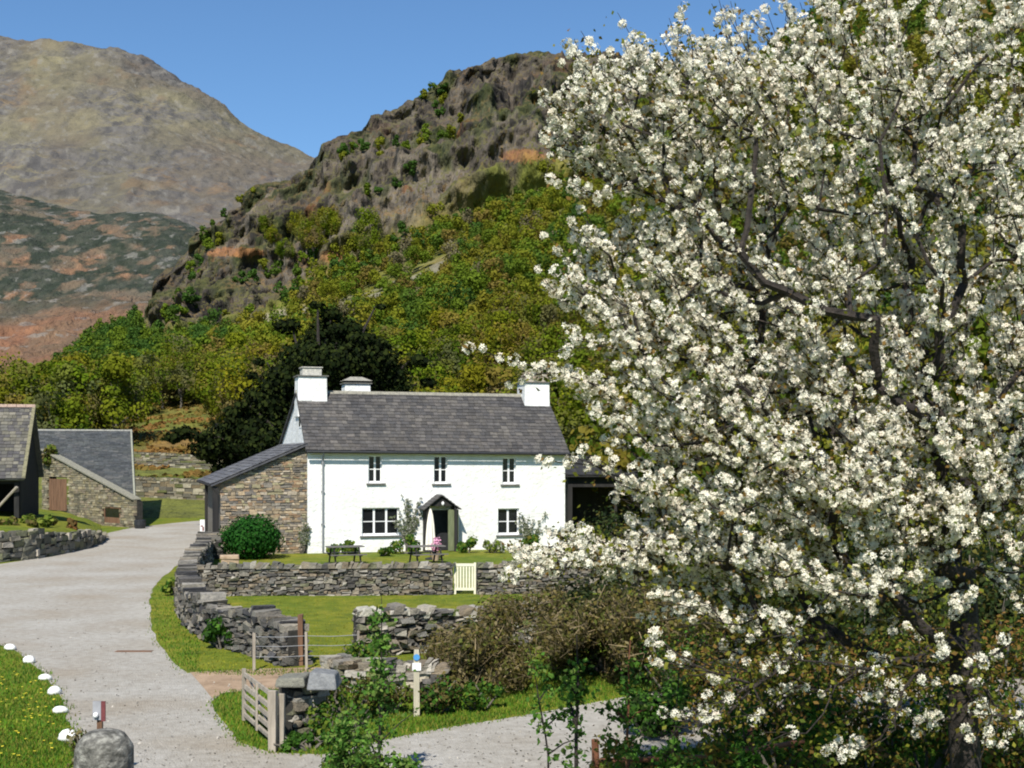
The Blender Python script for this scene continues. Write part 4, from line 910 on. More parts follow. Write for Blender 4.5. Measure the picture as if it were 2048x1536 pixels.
m1 = len(V); V += [Vector((back[-1].x, 88, -.02))]
o = npmesh('bank', np.array([tuple(v) for v in V]), np.array(q), M['turf']); tag(o, kind='structure')
rw = empty('retaining_wall', pts0[0]); mb = MB(); core = MB(); o_ = pts0[0]
ln = [0]
for a, b in zip(pts0, pts0[1:]): ln.append(ln[-1]+(b-a).length)
stone_course_wall(mb, core, [(p.x-o_.x, p.y-o_.y) for p in pts0], 1.2, .5, random.Random(31), sl=.5, sh=.2, cope=False, hf=lambda s: float(np.interp(s, ln, hs))-.05, rough=2.2, pal=[(.25, .23, .18), (.17, .165, .13), (.33, .30, .25), (.13, .13, .10), (.2, .2, .12)])
mb.build('stonework', M['stone'], rw); core.build('rubble_core', M['core'], rw); tag(rw, 'rough stone retaining wall holding up the grass bank below the barn', 'stone wall')
for i, (px, d, w_, h, cc, lab) in enumerate(((30, 60, 2.2, .7, YG+BR, 'straggly yellow green plant on the bank at the left edge'), (70, 62, 1.8, .8, YG, 'leafy green plant on the bank below the dark barn wall'), (100, 64, 1.6, .6, BR+YG, 'brownish weeds at the middle of the grass bank'), (143, 64.5, .6, .95, [(.2, .09, .03), (.13, .09, .03)], 'small rust brown shrub at the right end of the grass bank'))):
    q = P(px, 1000, d); shrub('bank_plant', (q.x, q.y, .9 if i < 3 else .55), w_, h, 420, .17, cc, lab, 'plant', 70+i, nl=6)
shrub('verge_bush', G(445, 1298), 1.1, .75, 500, .10, GR, 'dark green weedy bush against the curving roadside wall', 'bush', 81)
shrub('verge_bush', G(470, 1292), .9, .6, 400, .10, GR+YG, 'low nettle patch at the foot of the curving wall, nearest its free end', 'bush', 82)
shrub('verge_bush', G(352, 1190), 1.0, .6, 400, .12, GR+YG, 'green weeds between the road and the far bend of the curving wall', 'bush', 83)

# dark shed right of the farmhouse
sb = G(1140, 1080); e = empty('black_shed', P(1136, 1000, 76), R(4)); e.location.z = 0
tag(e, 'black timber shed with an open front to the right of the farmhouse', 'shed')
L_ = 5.6; mb = MB(); mb.box(0, L_, 3.2, 3.3, 0, 3.4); mb.box(0, .1, .0, 3.2, 0, 3.3); mb.box(L_-.1, L_, 0, 3.2, 0, 3.3); mb.box(.1, L_-.1, 0, .08, 2.6, 3.3); mb.build('boarded_wall', M['wood_dark'], e)
mb = MB(); mb.box(.1, .25, -.05, .1, 0, 2.6); mb.box(L_/2-.08, L_/2+.08, -.05, .1, 0, 2.6); mb.build('post', M['wood_dark'], e)
mb = MB(); slates(mb, (-.3, -.4, 3.3), (L_+.3, -.4, 3.3), (L_+.3, 3.6, 4.4), (-.3, 3.6, 4.4), .3, .34, rng, pal=[(.04, .04, .042), (.05, .05, .05)]); slab(mb, (-.3, -.4, 3.27), (L_+.3, -.4, 3.27), (L_+.3, 3.6, 4.37), (-.3, 3.6, 4.37), .08, (.04, .04, .04)); mb.build('roof', M['slate'], e)

# ------------------------------------------------------------ roadside things
for i, (px, py, w_, d_, h) in enumerate(((20, 1300, .30, .2, .15), (58, 1326, .24, .2, .17), (90, 1360, .24, .18, .13), (109, 1389, .24, .2, .17), (120, 1426, .24, .18, .13), (136, 1482, .28, .22, .20))):
    bpy_me = MB(); r_ = random.Random(200+i)
    prof = [(.40, 0), (.52, .25), (.46, .6), (.28, .9), (.08, 1.0)]; bpy_me.lathe([(p[0], p[1]) for p in prof], 12, j=.12, rng=r_)
    o = bpy_me.build('white_stone', M['whitestone'], None, smooth=True); o.scale = (w_*1.1, d_*1.05, h*.95); o.location = G(px, py); o.rotation_euler = (0, 0, r_.uniform(-.6, .6))
    tag(o, ['whitewashed stone farthest along the grass edge, flat and oval', 'second whitewashed stone from the far end of the row', 'low whitewashed stone, third from the far end of the row', 'peaked whitewashed stone, fourth from the far end of the row', 'flat whitewashed stone next to the nearest and largest one', 'largest whitewashed stone, nearest the round stone gatepost'][i], 'painted stone', 'whitewashed stones edging the lawn')
# round-headed stone gatepost
pc = P(208, 1600, 17); pc.z = 0; mb = MB(); r_ = random.Random(6)
mb.lathe([(.40, 0), (.38, .3), (.37, .6), (.36, .72), (.33, .80), (.27, .88), (.18, .93), (.08, .95)], 26, j=.055, rng=r_)
o = mb.build('stone_gatepost', M['pillar'], None, smooth=True); o.location = pc; tag(o, 'stout round-headed lichen grey stone gatepost at the lower left', 'gatepost')
sp = P(200, 1500, 18.2); sp.z = 0; e = empty('marker_post', sp); tag(e, 'thin wooden post with a grey and dark red plate behind the round stone gatepost', 'marker post')
mb = MB(); mb.box(-.035, .035, -.03, .03, 0, .86); mb.build('post', M['wood_brown'], e)
mb = MB(); mb.box(-.085, .03, -.055, -.031, .84, 1.1); mb.build('plate', M['greym'], e)
mb = MB(); mb.box(.032, .09, -.055, -.031, .82, 1.1); mb.build('red_plate', M['redw'], e)
mb = MB(); mb.lathe([(.005, 0), (.03, .01), (.04, .04), (.03, .07), (.005, .08)], 10, (-.035, -.075, .87)); mb.build('reflector', M['white_paint'], e, smooth=True)
shrub('moss_cushion', P(182, 1600, 17.6).xy.to_3d(), .55, .95, 500, .05, [(.16, .13, .05), (.10, .09, .03), (.2, .18, .1)], 'mossy brown growth behind the round stone gatepost', 'plant', 90, nl=5)

# open field gate
g0 = G(549, 1502); g1 = G(488, 1446); gv = g1-g0; gl = gv.length
e = empty('field_gate', g0, math.atan2(gv.y, gv.x)); tag(e, 'weathered five bar wooden field gate standing open over the grass', 'gate')
for k, z in enumerate((.12, .28, .44, .60, .80)): mb = MB(); mb.box(.09, gl-.04, -.018, .018, z, z+.07, j=.004); mb.build('rail', M['wood_grey'], e)
mb = MB(); mb.box(gl-.04, gl+.03, -.03, .03, .05, .92); mb.build('end_stile', M['wood_grey'], e)
mb = MB(); mb.hexa([(.1, -.045, .12), (.2, -.045, .12), (.2, -.02, .12), (.1, -.02, .12)], [(gl-.2, -.045, .84), (gl-.1, -.045, .84), (gl-.1, -.02, .84), (gl-.2, -.02, .84)]); mb.box(gl*.5-.03, gl*.5+.03, .02, .045, .1, .86); mb.build('brace', M['wood_grey'], e)
mb = MB(); mb.box(.02, .09, -.03, .03, .05, .92); mb.build('hinge_stile', M['wood_grey'], e)
for i, (px, py, h, w_, lab) in enumerate(((545, 1503, .93, .13, 'thicker weathered gate post carrying the open field gate'), (562, 1500, .86, .09, 'second weathered post against the stone wall end beside the gate hinge'))):
    mb = MB(); mb.box(-w_/2, w_/2, -w_/2, w_/2, 0, h, j=.012, rng=random.Random(i)); o = mb.build('gate_post', M['wood_grey'], None, bevel=.01); o.location = G(px, py); tag(o, lab, 'post', 'posts at the field gate')
o.location.y += .05
mb = MB(); mb.box(-.06, .06, -.06, .06, 0, 1.1, j=.02); o = mb.build('wooden_post', M['wood_brown'], None); o.location = G(607, 1326)+Vector((.0, -.35, 0)); tag(o, 'reddish brown post at the free end of the curving stone wall', 'post')
# wire fence across the field opening
f0 = G(508, 1342); f1 = G(716, 1338); fv = f1-f0
e = empty('wire_fence', f0, math.atan2(fv.y, fv.x)); tag(e, 'thin wire fence across the grassy opening between the two stone walls', 'fence')
for x in (0, fv.length*.5, fv.length): mb = MB(); mb.box(x-.025, x+.025, -.025, .025, 0, .8, j=.01); mb.build('post', M['wood_grey'], e)
mb = MB()
for z in (.3, .52, .72): mb.tube([(0, 0, z), (fv.length*.25, 0, z-.02), (fv.length*.5, 0, z), (fv.length*.75, 0, z-.02), (fv.length, 0, z)], .007, 5)
mb.build('wire', M['pipe'], e)
# waymark post
e = empty('waymark_post', G(833, 1432), .1); tag(e, 'pale wooden waymark post with white plate and blue disc beside the brown hedge', 'signpost')
mb = MB(); mb.box(-.05, .05, -.05, .05, 0, 1.0, j=.004); mb.hexa([(-.05, -.05, 1.0), (.05, -.05, 1.0), (.05, .05, 1.0), (-.05, .05, 1.0)], [(-.04, -.02, 1.16), (.04, -.02, 1.16), (.04, .05, 1.14), (-.04, .05, 1.14)]); mb.build('post', M['wpost'] if 'wpost' in M else mat('pale_wood', [(.3, (.36, .33, .24)), (.7, (.52, .48, .37))], 8, .85, .3, stretch=(1, 1, .15)), e)
mb = MB(); mb.box(-.075, .075, -.075, -.054, .80, .93); mb.build('plate', M['white_paint'], e)
mb = MB(); mb.tube([(.0, -.058, 1.03), (.0, -.072, 1.03)], .055, 16); mb.build('disc', M['blue'], e)

# brown hedge
e = empty('hedge', G(1000, 1395)); tag(e, 'tangled brown hawthorn hedge barely in leaf beside the lane', 'hedge')
rs_ = np.random.RandomState(15); lb = []
hb = Vector(e.location)
for k in range(70):
    px = rs_.uniform(880, 1420); D = rs_.uniform(24, 27.5); q = P(px, 900, D); top = 1.9*np.interp(px, [860, 920, 980, 1130, 1400], [.35, .62, .88, .98, 1.0])
    lb.append((q.x-hb.x, q.y-hb.y, rs_.uniform(.2, top-.25), rs_.uniform(.28, .5)))
n = 20000; p, nn = crown_pts(rs_, n, lb, 1, .2); p[:, 2] = np.maximum(p[:, 2], .02); V, Fq = scatter(*LEAF, p, nn, .085*rs_.uniform(.6, 1.4, n), rs_)
npmesh('foliage', V, Fq, M['leaf'], e, np.array([(.13, .105, .028), (.16, .125, .04), (.10, .10, .022), (.19, .15, .06), (.08, .075, .02), (.12, .14, .03), (.22, .18, .09)])[rs_.choice(7, n)]*rs_.uniform(.7, 1.2, (n, 1)))
STK = ([(-.5, -.02, 0), (-.5, .02, 0), (.5, .012, .05), (.5, -.012, .05)], [(0, 1, 2, 3)])
n = 5000; p, nn = crown_pts(rs_, n, lb, 1, .3); p[:, 2] = np.maximum(p[:, 2], .02); V, Fq = scatter(*STK, p, nn, .30*rs_.uniform(.6, 1.5, n), rs_)
npmesh('twigs', V, Fq, M['twig'], e, np.array([(.13, .10, .05), (.09, .07, .035), (.22, .17, .10), (.05, .04, .02)])[rs_.choice(4, n)])
# low ivy & weeds around gate wall and lane edge
for i, (px, py, w_, h, cc, lab) in enumerate(((690, 1482, 1.2, .7, GR+YG, 'green ivy and bramble spilling over the wall end by the gate'), (700, 1440, 1.6, .8, GR+YG+BR, 'leafy bramble thicket behind the gate wall'), (775, 1425, 1.4, .7, BR+YG, 'brown and green scrub left of the waymark post'),
       (880, 1425, 1.5, .7, BR+GR, 'scrub at the foot of the brown hedge just right of the waymark post'), (620, 1500, 1.0, .3, GR, 'low bright green weeds at the foot of the gate posts'), (960, 1420, 1.4, .55, GR+YG, 'green weeds along the lane edge under the hedge'), (735, 1345, 1.0, .8, GR+YG, 'mossy ivy on the left end of the right hand field wall'))):
    shrub('bramble', G(px, py), w_, h, 900, .085, cc, lab, 'bramble', 100+i, nl=9, tmpl=LEAF)

# dark evergreen bushes behind the cherry at the right
DK = [(.012, .022, .008), (.02, .035, .010), (.03, .05, .012), (.05, .06, .02)]
for i, (px, D, w_, h, lab) in enumerate(((1230, 27, 3.0, 2.0, 'dark holly bush at the right end of the brown hedge'), (1450, 28, 4.0, 2.4, 'dark evergreen bush behind the blossom, left of the cherry trunk'), (1700, 26, 4.2, 2.6, 'broad dark evergreen bush directly behind the cherry trunk'), (1980, 27, 4.5, 2.8, 'dark evergreen bush behind the cherry at the right edge'), (1330, 38, 5, 3.4, 'tall dark bush behind the blossom between the shed and the lane'), (1560, 37, 6, 4.4, 'big dark bush behind the lower blossom, left one of three'), (1800, 36, 6, 4.8, 'big dark bush behind the lower blossom, middle one of three'), (2040, 35, 6, 5.0, 'big dark bush behind the lower blossom, right one of three'))):
    q = P(px, 900, D); shrub('evergreen_bush', (q.x, q.y, 0), w_, h, 4600, .13, DK+[(.10, .09, .02)], lab, 'bush', 120+i, nl=14, tmpl=LEAF)
for i, (px, D, h, wd, lab) in enumerate(((1260, 80, 9, 8, 'dark green tree just right of the farmhouse chimney'), (1420, 70, 9, 8, 'leafy tree behind the blossom, second to the right of the farmhouse'), (1620, 62, 10, 9, 'leafy tree behind the middle of the blossom'), (1850, 55, 10, 9, 'tall leafy tree behind the right part of the blossom'), (2080, 52, 11, 9, 'leafy tree behind the blossom at the right edge'))):
    q = P(px, 900, D); e = empty('broadleaf_tree', (q.x, q.y, 0)); tree_mesh('t', h, wd, 3200, .42, [(.10, .14, .010), (.07, .115, .010), (.16, .17, .014), (.18, .15, .02)], 140+i, e, .2, 18, leafm='leaf', tr=.2); tag(e, lab, 'tree')

# saplings in the foreground
def sapling(px, D, top, lean, label, seed, n=260, cols=GR, bark='bark', forks=5, rad=.022, ls=.075, lo=.35):
    b = P(px, 900, D); b.z = 0; e = empty('sapling', b); r_ = random.Random(seed); rs_ = np.random.RandomState(seed); mb = MB(); tips = []
    path = [Vector((lean*(t**1.3)+r_.uniform(-.02, .02), r_.uniform(-.02, .02), top*t)) for t in np.linspace(0, 1, 9)]
    mb.tube(path, [rad*(1-.8*i/8) for i in range(9)], 6)
    for k in range(forks):
        t = r_.uniform(lo, .9); s = path[int(t*8)]; a = r_.uniform(0, 6.28); l = r_.uniform(.3, .7)*(1.15-t)
        q = s+Vector((math.cos(a)*l, math.sin(a)*l, l*r_.uniform(.5, 1.1))); mb.tube([s, s.lerp(q, .5)+Vector((0, 0, .03)), q], [rad*.5, rad*.35, .004], 5); tips.append((s, q))
    mb.build('stem', M[bark], e)
    pts = []
    for _ in range(n):
        if r_.random() < .35: t = r_.uniform(lo, 1); i = int(t*8); c = path[min(8, i)]
        else: s, q = r_.choice(tips); c = s.lerp(q, r_.uniform(.2, 1))
        pts.append((c.x+r_.gauss(0, .06), c.y+r_.gauss(0, .06), c.z+r_.gauss(0, .06)))
    pts = np.array(pts); nn = rs_.normal(size=(n, 3))+np.array([0, -.3, .8]); V, Fq = scatter(*LEAF, pts, nn, ls*rs_.uniform(.6, 1.3, n), rs_)
    npmesh('leaves', V, Fq, M['leaf'], e, np.array(cols)[rs_.choice(len(cols), n)]*rs_.uniform(.8, 1.3, (n, 1))); tag(e, label, 'sapling')
LG = [(.06, .15, .02), (.10, .20, .03), (.045, .11, .016), (.15, .22, .05)]
sapling(757, 17.5, 2.65, .05, 'slender leafy sapling rising in front of the right hand field wall', 1, 900, LG, forks=16, lo=.1)
sapling(690, 16.5, 1.25, -.05, 'low leafy sapling right of the gate wall at the bottom', 2, 1000, LG, forks=16, lo=.2)
sapling(800, 16, .85, .05, 'short leafy shoot at the bottom between the gate and the lane', 3, 800, LG, forks=8, lo=.2)
OG = [(.30, .17, .04), (.22, .20, .04), (.10, .16, .02)]
sapling(1210, 15, 1.3, .05, 'rust tipped low shoots beside the red barked sapling', 14, 700, OG, forks=14, lo=.1)
sapling(1420, 14.5, 1.5, .1, 'orange tinged bushy shoots at the bottom under the blossom', 15, 800, OG, forks=14, lo=.1)
sapling(900, 14.5, .8, .1, 'short twiggy green shoot at the bottom by the lane mouth', 16, 500, LG, forks=12, lo=.1)
sapling(1020, 14, 1.0, -.1, 'low green shoots at the bottom centre in front of the lane', 4, 800, LG, forks=8, lo=.2)
sapling(1115, 14.5, 2.4, -.3, 'thin dark sapling leaning left over the lane', 5, 260, LG, forks=6)
sapling(1152, 14, 2.6, .02, 'straight dark stemmed sapling in front of the lane', 6, 420, LG, forks=8, rad=.04)
sapling(1255, 14.5, 2.5, .03, 'red barked straight sapling right of the dark stemmed one', 7, 420, LG+GR, bark='redbark' if 'redbark' in M else 'wood_orange', forks=8, rad=.03)
sapling(1335, 14, 2.3, .15, 'leafy sapling by the rustic rail fence', 8, 520, LG+GR, forks=8, rad=.025)
sapling(1500, 13.5, 2.1, -.1, 'leafy dark sapling under the cherry left of its trunk', 9, 520, GR, forks=9, rad=.03)
sapling(1620, 14.5, 2.2, .1, 'bushy sapling close to the left of the cherry trunk', 10, 600, GR+YG, forks=10, rad=.02)
# undergrowth below the cherry
DK_ = DK[:3]; UG = [(.14, .10, .015), (.10, .12, .015), (.20, .11, .03), (.04, .07, .010), (.07, .10, .012), (.24, .13, .04)]
for i, (px, D, w_, h, cc, lab) in enumerate(((1400, 16.5, 2.4, .75, UG+GR, 'orange brown undergrowth by the rustic fence below the blossom'), (1560, 18.5, 2.6, 1.3, UG+GR, 'leafy thicket under the cherry, well left of its trunk'), (1690, 16.5, 2.4, .9, UG, 'russet undergrowth immediately left of the cherry trunk'),
       (1850, 18.5, 2.6, 1.45, UG+GR, 'tall mixed thicket just behind the cherry trunk'), (2030, 16.5, 2.4, 1.1, UG, 'orange tinted bush right of the cherry trunk at the lower right corner'), (1480, 21.5, 3.2, 1.5, DK_+UG, 'dark thicket between the lane and the hedge, left part'), (1720, 22.5, 3.6, 1.7, DK_+UG, 'dark thicket between the lane and the hedge, middle part'), (1960, 22, 3.6, 1.9, DK_+UG, 'dark thicket between the lane and the hedge, right part'), (1300, 21, 1.6, .9, DK_+GR, 'dark low bush at the lane edge below the tip of the hedge'))):
    q = P(px, 900, D); shrub('leafy_shrub', (q.x, q.y, 0), w_, h, 3600, .085, cc, lab, 'shrub', 160+i, nl=14, tmpl=LEAF)
for i, (px, D, w_, h, cc, lab) in enumerate(((700, 17.4, 1.3, .62, LG+YG, 'light green leafy growth at the bottom edge right of the field gate'), (850, 16.2, 1.2, .42, LG+OG, 'low mixed growth at the bottom edge in front of the lane mouth'), (980, 15.6, 1.3, .5, LG+GR, 'fresh green growth at the bottom edge below the lane'),
       (1120, 15.8, 1.3, .6, LG+OG, 'ragged green and rust growth at the bottom around the leaning sapling'), (1270, 17.5, 1.6, .7, DK_+LG, 'dark and light leafy growth beside the lane by the red barked sapling'), (1390, 23.5, 2.4, 1.5, DK_+GR, 'dark bush on the far lane edge at the right end of the brown hedge'))):
    q = P(px, 900, D); shrub('leafy_shrub', (q.x, q.y, 0), w_, h, 1500, .075, cc, lab, 'shrub', 190+i, nl=10, tmpl=LEAF)
# rustic rail fence
f0 = P(1190, 900, 15.5); f1 = P(1640, 900, 17); f0.z = f1.z = 0; fv = f1-f0
e = empty('rustic_fence', f0, math.atan2(fv.y, fv.x)); tag(e, 'reddish rustic pole fence half hidden under the blossom beside the lane', 'fence')
for k in range(4): x = fv.length*k/3; mb = MB(); mb.tube([(x, 0, 0), (x+.02, 0, .6), (x, 0, 1.15)], [.055, .05, .045], 8); mb.build('post', M['wood_orange'], e)
for z, t in ((.45, .1), (.9, -.12)): mb = MB(); mb.tube([(0, -.06, z), (fv.length*.5, -.05, z+t), (fv.length, -.06, z-.05)], .035, 7); mb.build('rail', M['wood_orange'], e)

# ------------------------------------------------------------ the blossoming cherry
TD = 13.0
tb = P(1935, 1819, TD); tb.z = 0
cherry = empty('cherry_tree', tb); tag(cherry, 'large cherry tree covered in white blossom filling the right half of the view', 'tree')
cr_ = random.Random(2024); cs_ = np.random.RandomState(2024)
def Pn(px, py, D): return np.array(P(px, py, D))-np.array(tb)
fork = Pn(1925, 1150, TD)
nodes = [np.array([0., 0, 0]), np.array([.02, 0, .9]), np.array([-.03, .03, 1.8]), np.array([-.02, 0, 2.6]), fork]
par = [-1, 0, 1, 2, 3]; plen = [0, .9, 1.8, 2.6, 3.2]
ELL = [(Pn(1850, 540, 13.0), (3.15, 1.9, 2.75), 540), (Pn(1320, 270, 12.6), (1.2, .8, .62), 66), (Pn(1860, 1010, 12.2), (1.1, .5, .85), 50), (Pn(1560, 960, 12.6), (1.6, 1.1, 1.2), 150), (Pn(1390, 800, 12.4), (.85, .7, .7), 34),
       (Pn(2050, 900, 13.3), (1.8, 1.5, 1.5), 80), (Pn(1250, 1110, 12.4), (1.0, .7, .2), 34), (Pn(1330, 590, 12.6), (.95, .7, .6), 38), (Pn(1640, 1230, 12.6), (2.0, 1.3, .8), 90), (Pn(1700, 1400, 12.4), (1.9, 1.2, .45), 36)]
att = []
for c, r, n in ELL:
    k = 0
    while k < n:
        d = cs_.uniform(-1, 1, 3)
        if (d**2).sum() > 1 or (d**2).sum() < .10*cs_.rand(): continue
        p = c+d*np.array(r)
        px = CX+F*(p[0]+tb.x)/(p[1]+tb.y); 
        if px > 2350: k += 1; continue
        if p[1] < -3.6: continue
        att.append((p, 0)); k += 1
for (a, b, D) in (((930, 692), (1180, 765), 12.2), ((1235, 25), (1330, 180), 12.6), ((1357, 55), (1345, 190), 12.8), ((1438, 0), (1470, 150), 12.6), ((1082, 350), (1190, 390), 12.2), ((1078, 190), (1180, 240), 12.3), ((1080, 275), (1180, 320), 12.4), ((1055, 908), (1190, 930), 12.2), ((1000, 1130), (1130, 1140), 12.2), ((1160, 560), (1260, 600), 12.4), ((1125, 675), (1240, 700), 12.3), ((1140, 595), (1250, 650), 12.5), ((1120, 745), (1230, 760), 12.5), ((1600, 5), (1620, 100), 13), ((1380, 75), (1450, 150), 12.9)):
    att.append((Pn(b[0], b[1], D), 1)); att[-1] = (att[-1][0], Pn(a[0], a[1], D-.1))
att.sort(key=lambda t: np.linalg.norm(t[0]-fork))
tipn = []
NA = np.array(nodes)
for p, flag in att:
    N_ = np.array(nodes); d = np.linalg.norm(N_-p, axis=1); pl = np.array(plen)
    rad_n = np.linalg.norm(N_-fork, axis=1); cost = d+.28*pl+np.where(rad_n > np.linalg.norm(p-fork)+.05, 1.2, 0); cost[:2] += 99; cost[2] += 1.2
    j = int(np.argmin(cost)); st = nodes[j]; L_ = np.linalg.norm(p-st); n = max(1, int(L_/.22)); prev = j
    up = np.array([0, 0, 1.0]); sag = cs_.normal(size=3)*.05*L_-up*.10*L_
    for k in range(1, n+1):
        t = k/n; q = st+(p-st)*t+sag*math.sin(math.pi*t)+(cs_.normal(size=3)*.018 if k < n else 0)
        nodes.append(q); par.append(prev); plen.append(plen[prev]+L_/n); prev = len(nodes)-1
    tipn.append((prev, flag))
# shoots
shoots = []
for idx, flag in tipn:
    p = nodes[idx]; out = p-(fork+np.array([0, 0, .2])); out /= np.linalg.norm(out)
    if flag is not 0 and not isinstance(flag, int):
        shoots.append((p, flag-p, 1)); back = nodes[par[par[idx]]]-p; shoots.append((p, back*1.3+cs_.normal(size=3)*.05, 1))
        for _ in range(4): shoots.append((p+(flag-p)*cs_.uniform(-.3, .5), (flag-p)*.45+cs_.normal(size=3)*.14, 0))
        continue
    for _ in range(3):
        d = out*.8+np.array([-.30, -.05, .45])+cs_.normal(size=3)*.28; d /= np.linalg.norm(d); l = cr_.uniform(.25, .7)*(.6 if (p[0] < -2.9 and p[2] < 4.6) else 1)
        if p[2] < 2.9: l *= .7
        shoots.append((p, d*l, 0))
kids = [[] for _ in nodes]
for i, q in enumerate(par):
    if q >= 0: kids[q].append(i)
E_ = 2.35; w_n = np.full(len(nodes), 0.0)
for idx, _ in tipn: w_n[idx] += .0075**E_
for i in range(len(nodes)-1, 0, -1):
    if w_n[i] == 0: w_n[i] = .0075**E_
    w_n[par[i]] += w_n[i]
rad = w_n**(1/E_); rad = np.minimum(rad, .17); 
tr_mb = MB(); br_mb = MB()
def chain(i0):
    stack = [(i0, None)]
    while stack:
        i, pr = stack.pop(); path = [] if pr is None else [pr]
        while True:
            path.append(i)
            ks = sorted(kids[i], key=lambda k: -w_n[k])
            if not ks: break
            for k in ks[1:]: stack.append((k, i))
            i = ks[0]
        if len(path) > 1:
            rr_ = [rad[k] for k in path]
            if pr is not None: rr_[0] = min(rr_[0], rad[path[1]]*1.15)
            big = rr_[0] > .075
            if big:
                cut = next((z for z, r in enumerate(rr_) if r < .05), len(rr_)-1)
                if cut > 0: tr_mb.tube([nodes[k] for k in path[:cut+1]], rr_[:cut+1], 10)
                if cut < len(path)-1: br_mb.tube([nodes[k] for k in path[cut:]], rr_[cut:], 6)
            else: br_mb.tube([nodes[k] for k in path], rr_, 6 if rr_[0] > .02 else 4)
chain(0)
pos = []; nrm = []; lpos = []
def blossoms(a, b, step, spread):
    L_ = np.linalg.norm(b-a); n = max(1, int(L_/step)); d = (b-a)/(L_+1e-9)
    for k in range(n):
        t = (k+cs_.rand())/n
        if cs_.rand() < .12: continue
        o = cs_.normal(size=3); o -= d*o.dot(d); o /= np.linalg.norm(o)
        c = a+(b-a)*t+o*spread*cs_.uniform(.4, 1.2); m = cs_.randint(13, 22)
        dl = cs_.normal(size=(m, 3)); dl /= np.linalg.norm(dl, axis=1)[:, None]; pos.append(c+dl*cs_.uniform(.026, .054)*cs_.uniform(.8, 1.15, (m, 1))); nrm.append(dl+cs_.normal(size=(m, 3))*.25)
        lpos.append(c+cs_.normal(size=(3, 3))*.065)
for p, d, fl in shoots:
    mid = p+d*.5+cs_.normal(size=3)*.03; e_ = p+d
    br_mb.tube([p, mid, e_], [.006, .0045, .0025], 4, cap=False)
    dens = 1.0 if p[2] > 3.0 else .35
    if cs_.rand() < dens or fl:
        blossoms(p, mid, .125, .05); blossoms(mid, p+d*.97, .105, .035)
    lpos.append(p+cs_.normal(size=(14 if p[2] < 3.0 else 3, 3))*.14)
for i in range(5, len(nodes)):
    if rad[i] < .017 and nodes[i][2] > 2.8 and cs_.rand() < .35: blossoms(nodes[par[i]], nodes[i], .16, .05)
    elif nodes[i][2] < 3.1 and cs_.rand() < .3: lpos.append(nodes[i]+cs_.normal(size=(5, 3))*.1)
tr_mb.build('trunk', M['bark'], cherry, smooth=True); br_mb.build('branches', M['bark'], cherry)
pos = np.concatenate(pos); nrm = np.concatenate(nrm)
fv_ = []; ff_ = []
for k in range(5):
    a = 2*math.pi*k/5; ca, sa = math.cos(a), math.sin(a); w2 = .62
    fv_ += [(.08*ca, .08*sa, 0), (.62*math.cos(a-w2*.8), .62*math.sin(a-w2*.8), .18), (1.0*ca, 1.0*sa, .30), (.62*math.cos(a+w2*.8), .62*math.sin(a+w2*.8), .18)]; ff_.append((4*k, 4*k+1, 4*k+2, 4*k+3))
V, Fq = scatter(fv_, ff_, pos, nrm, .026*cs_.uniform(.75, 1.2, len(pos)), cs_)
cc = np.ones((len(pos), 3))*cs_.uniform(.86, 1.0, (len(pos), 1))*np.array([[1, .99, .95]]); cc[cs_.rand(len(pos)) < .12] *= np.array([1, .92, .90])
npmesh('blossom', V, Fq, M['petal'], cherry, np.repeat(cc, 5, axis=0))
cv = [(-.25, -.25, .05), (.25, -.25, .05), (.25, .25, .05), (-.25, .25, .05)]
V, Fq = scatter(cv, [(0, 1, 2, 3)], pos, nrm, .018, cs_)
lp = np.concatenate(lpos); V2, F2 = scatter(*LEAF, lp, cs_.normal(size=(len(lp), 3))+np.array([0, 0, .5]), .05*cs_.uniform(.6, 1.4, len(lp)), cs_)
npmesh('leaves', V2, F2, M['leaf'], cherry, np.array([(.13, .14, .015), (.14, .12, .02), (.18, .11, .03), (.08, .11, .015), (.20, .20, .03)])[cs_.choice(5, len(lp))])
print('flowers', len(pos), 'leaves', len(lp), 'nodes', len(nodes))

mb = MB(); c_ = G(268, 1303)
mb.box(-.42, .42, -.12, .12, -.05, .006); o = mb.build('drain_cover', M['wood_brown'], None); o.location = c_+Vector((0, 0, .004)); tag(o, 'dark brown drain strip set into the gravel road near the grass verge', 'drain')
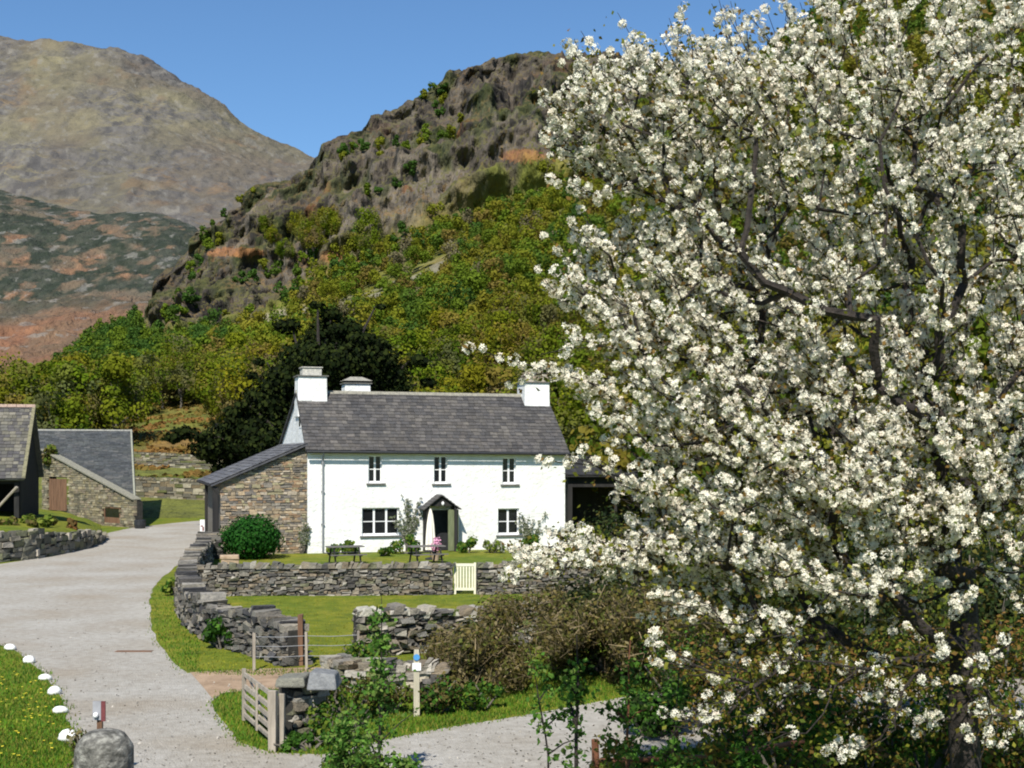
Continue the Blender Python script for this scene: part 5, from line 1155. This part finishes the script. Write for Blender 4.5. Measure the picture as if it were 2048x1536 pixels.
# ------------------------------------------------------------ grass
def inpoly(x, y, poly):
    c = np.zeros(len(x), bool); j = len(poly)-1
    for i in range(len(poly)):
        xi, yi = poly[i]; xj, yj = poly[j]
        c ^= ((yi > y) != (yj > y)) & (x < (xj-xi)*(y-yi)/(yj-yi+1e-12)+xi); j = i
    return c
BLD = ([(-.5, 0, 0), (.5, 0, 0), (.12, .25, 1), (-.1, .25, 1)], [(0, 1, 2, 3)])
def blades(region, n, h, cols, seed):
    rs_ = np.random.RandomState(seed); D = 1/np.sqrt(rs_.uniform(1/46.0**2, 1/17.5**2, n)); px = rs_.uniform(-60, 2150, n); x = (px-CX)/F*D
    ok = ~inpoly(x+rs_.normal(size=n)*.09, D+rs_.normal(size=n)*.12, rp) & region(px, HY+CH*F/D); x = x[ok]; D = D[ok]; n = len(x)
    a = rs_.uniform(0, 6.28, n); hh = h*rs_.uniform(.5, 1.4, n); wv = .012+.006*rs_.rand(n); lean = rs_.normal(size=(n, 2))*.35
    B = np.stack([x, D, np.zeros(n)], -1); da = np.stack([np.cos(a), np.sin(a), 0*a], -1)*wv[:, None]
    T = B+np.stack([lean[:, 0]*hh, lean[:, 1]*hh, hh], -1)
    V = np.stack([B-da, B+da, T], 1).reshape(-1, 3); Fq = np.arange(3*n).reshape(-1, 3)
    C_ = np.array(cols)[rs_.choice(len(cols), n)]*rs_.uniform(.8, 1.25, (n, 1))
    return V, Fq, C_
def mown(px, py): return (px > 400) & (px < 1000) & (py > 1180) & (py < 1340)
GC = [(.06, .15, .006), (.09, .18, .008), (.13, .19, .012), (.045, .12, .006), (.19, .19, .03)]; MC = [(.20, .21, .012), (.16, .19, .010), (.24, .22, .02)]
V1, F1, C1 = blades(lambda a, b: ~mown(a, b), 230000, .055, GC, 1); V2, F2, C2 = blades(mown, 90000, .03, MC, 2)
g = npmesh('grass', np.concatenate([V1, V2]), np.concatenate([F1, F2+len(V1)]), M['grass'], None, np.concatenate([C1, C2])); tag(g, 'short green grass on the lawns and verges', 'grass', kind='stuff')
# loose gravel on the lanes
rs_ = np.random.RandomState(9); n = 3200; D = 1/np.sqrt(rs_.uniform(1/60.0**2, 1/18.0**2, n)); x = (rs_.uniform(-20, 1500, n)-CX)/F*D; k = inpoly(x, D, rp); pp = np.stack([x, D, np.full(n, .012)], -1)[k]
V, Fq = scatter(CLUMP[0], CLUMP[1], pp, rs_.normal(size=pp.shape)*.5+np.array([0, 0, 1.]), rs_.uniform(.015, .045, len(pp)), rs_)
tag(npmesh('loose_gravel', V, Fq, M['stone'], None, np.array([(.30, .28, .24), (.16, .15, .13), (.42, .40, .36)])[rs_.choice(3, len(pp))]), 'loose stones lying on the gravel road', 'gravel', kind='stuff')
# dandelions on the left lawn
rs_ = np.random.RandomState(4); n = 60; px = rs_.uniform(-20, 110, n); D = rs_.uniform(19, 27, n); keep = ~inpoly((px-CX)/F*D, D, rp); pp = np.stack([(px-CX)/F*D, D, np.full(n, .06)], -1)[keep]
V, Fq = scatter(CLUMP[0], CLUMP[1], pp, np.tile([[0, 0, 1.]], (len(pp), 1)), .05, rs_); d_ = npmesh('dandelions', V, Fq, mat('dandelion', [(.3, (.6, .5, .03)), (.7, (.75, .6, .05))], 9, .8, 0)); tag(d_, 'yellow dandelions scattered in the lawn at the left', 'wildflowers', kind='stuff')
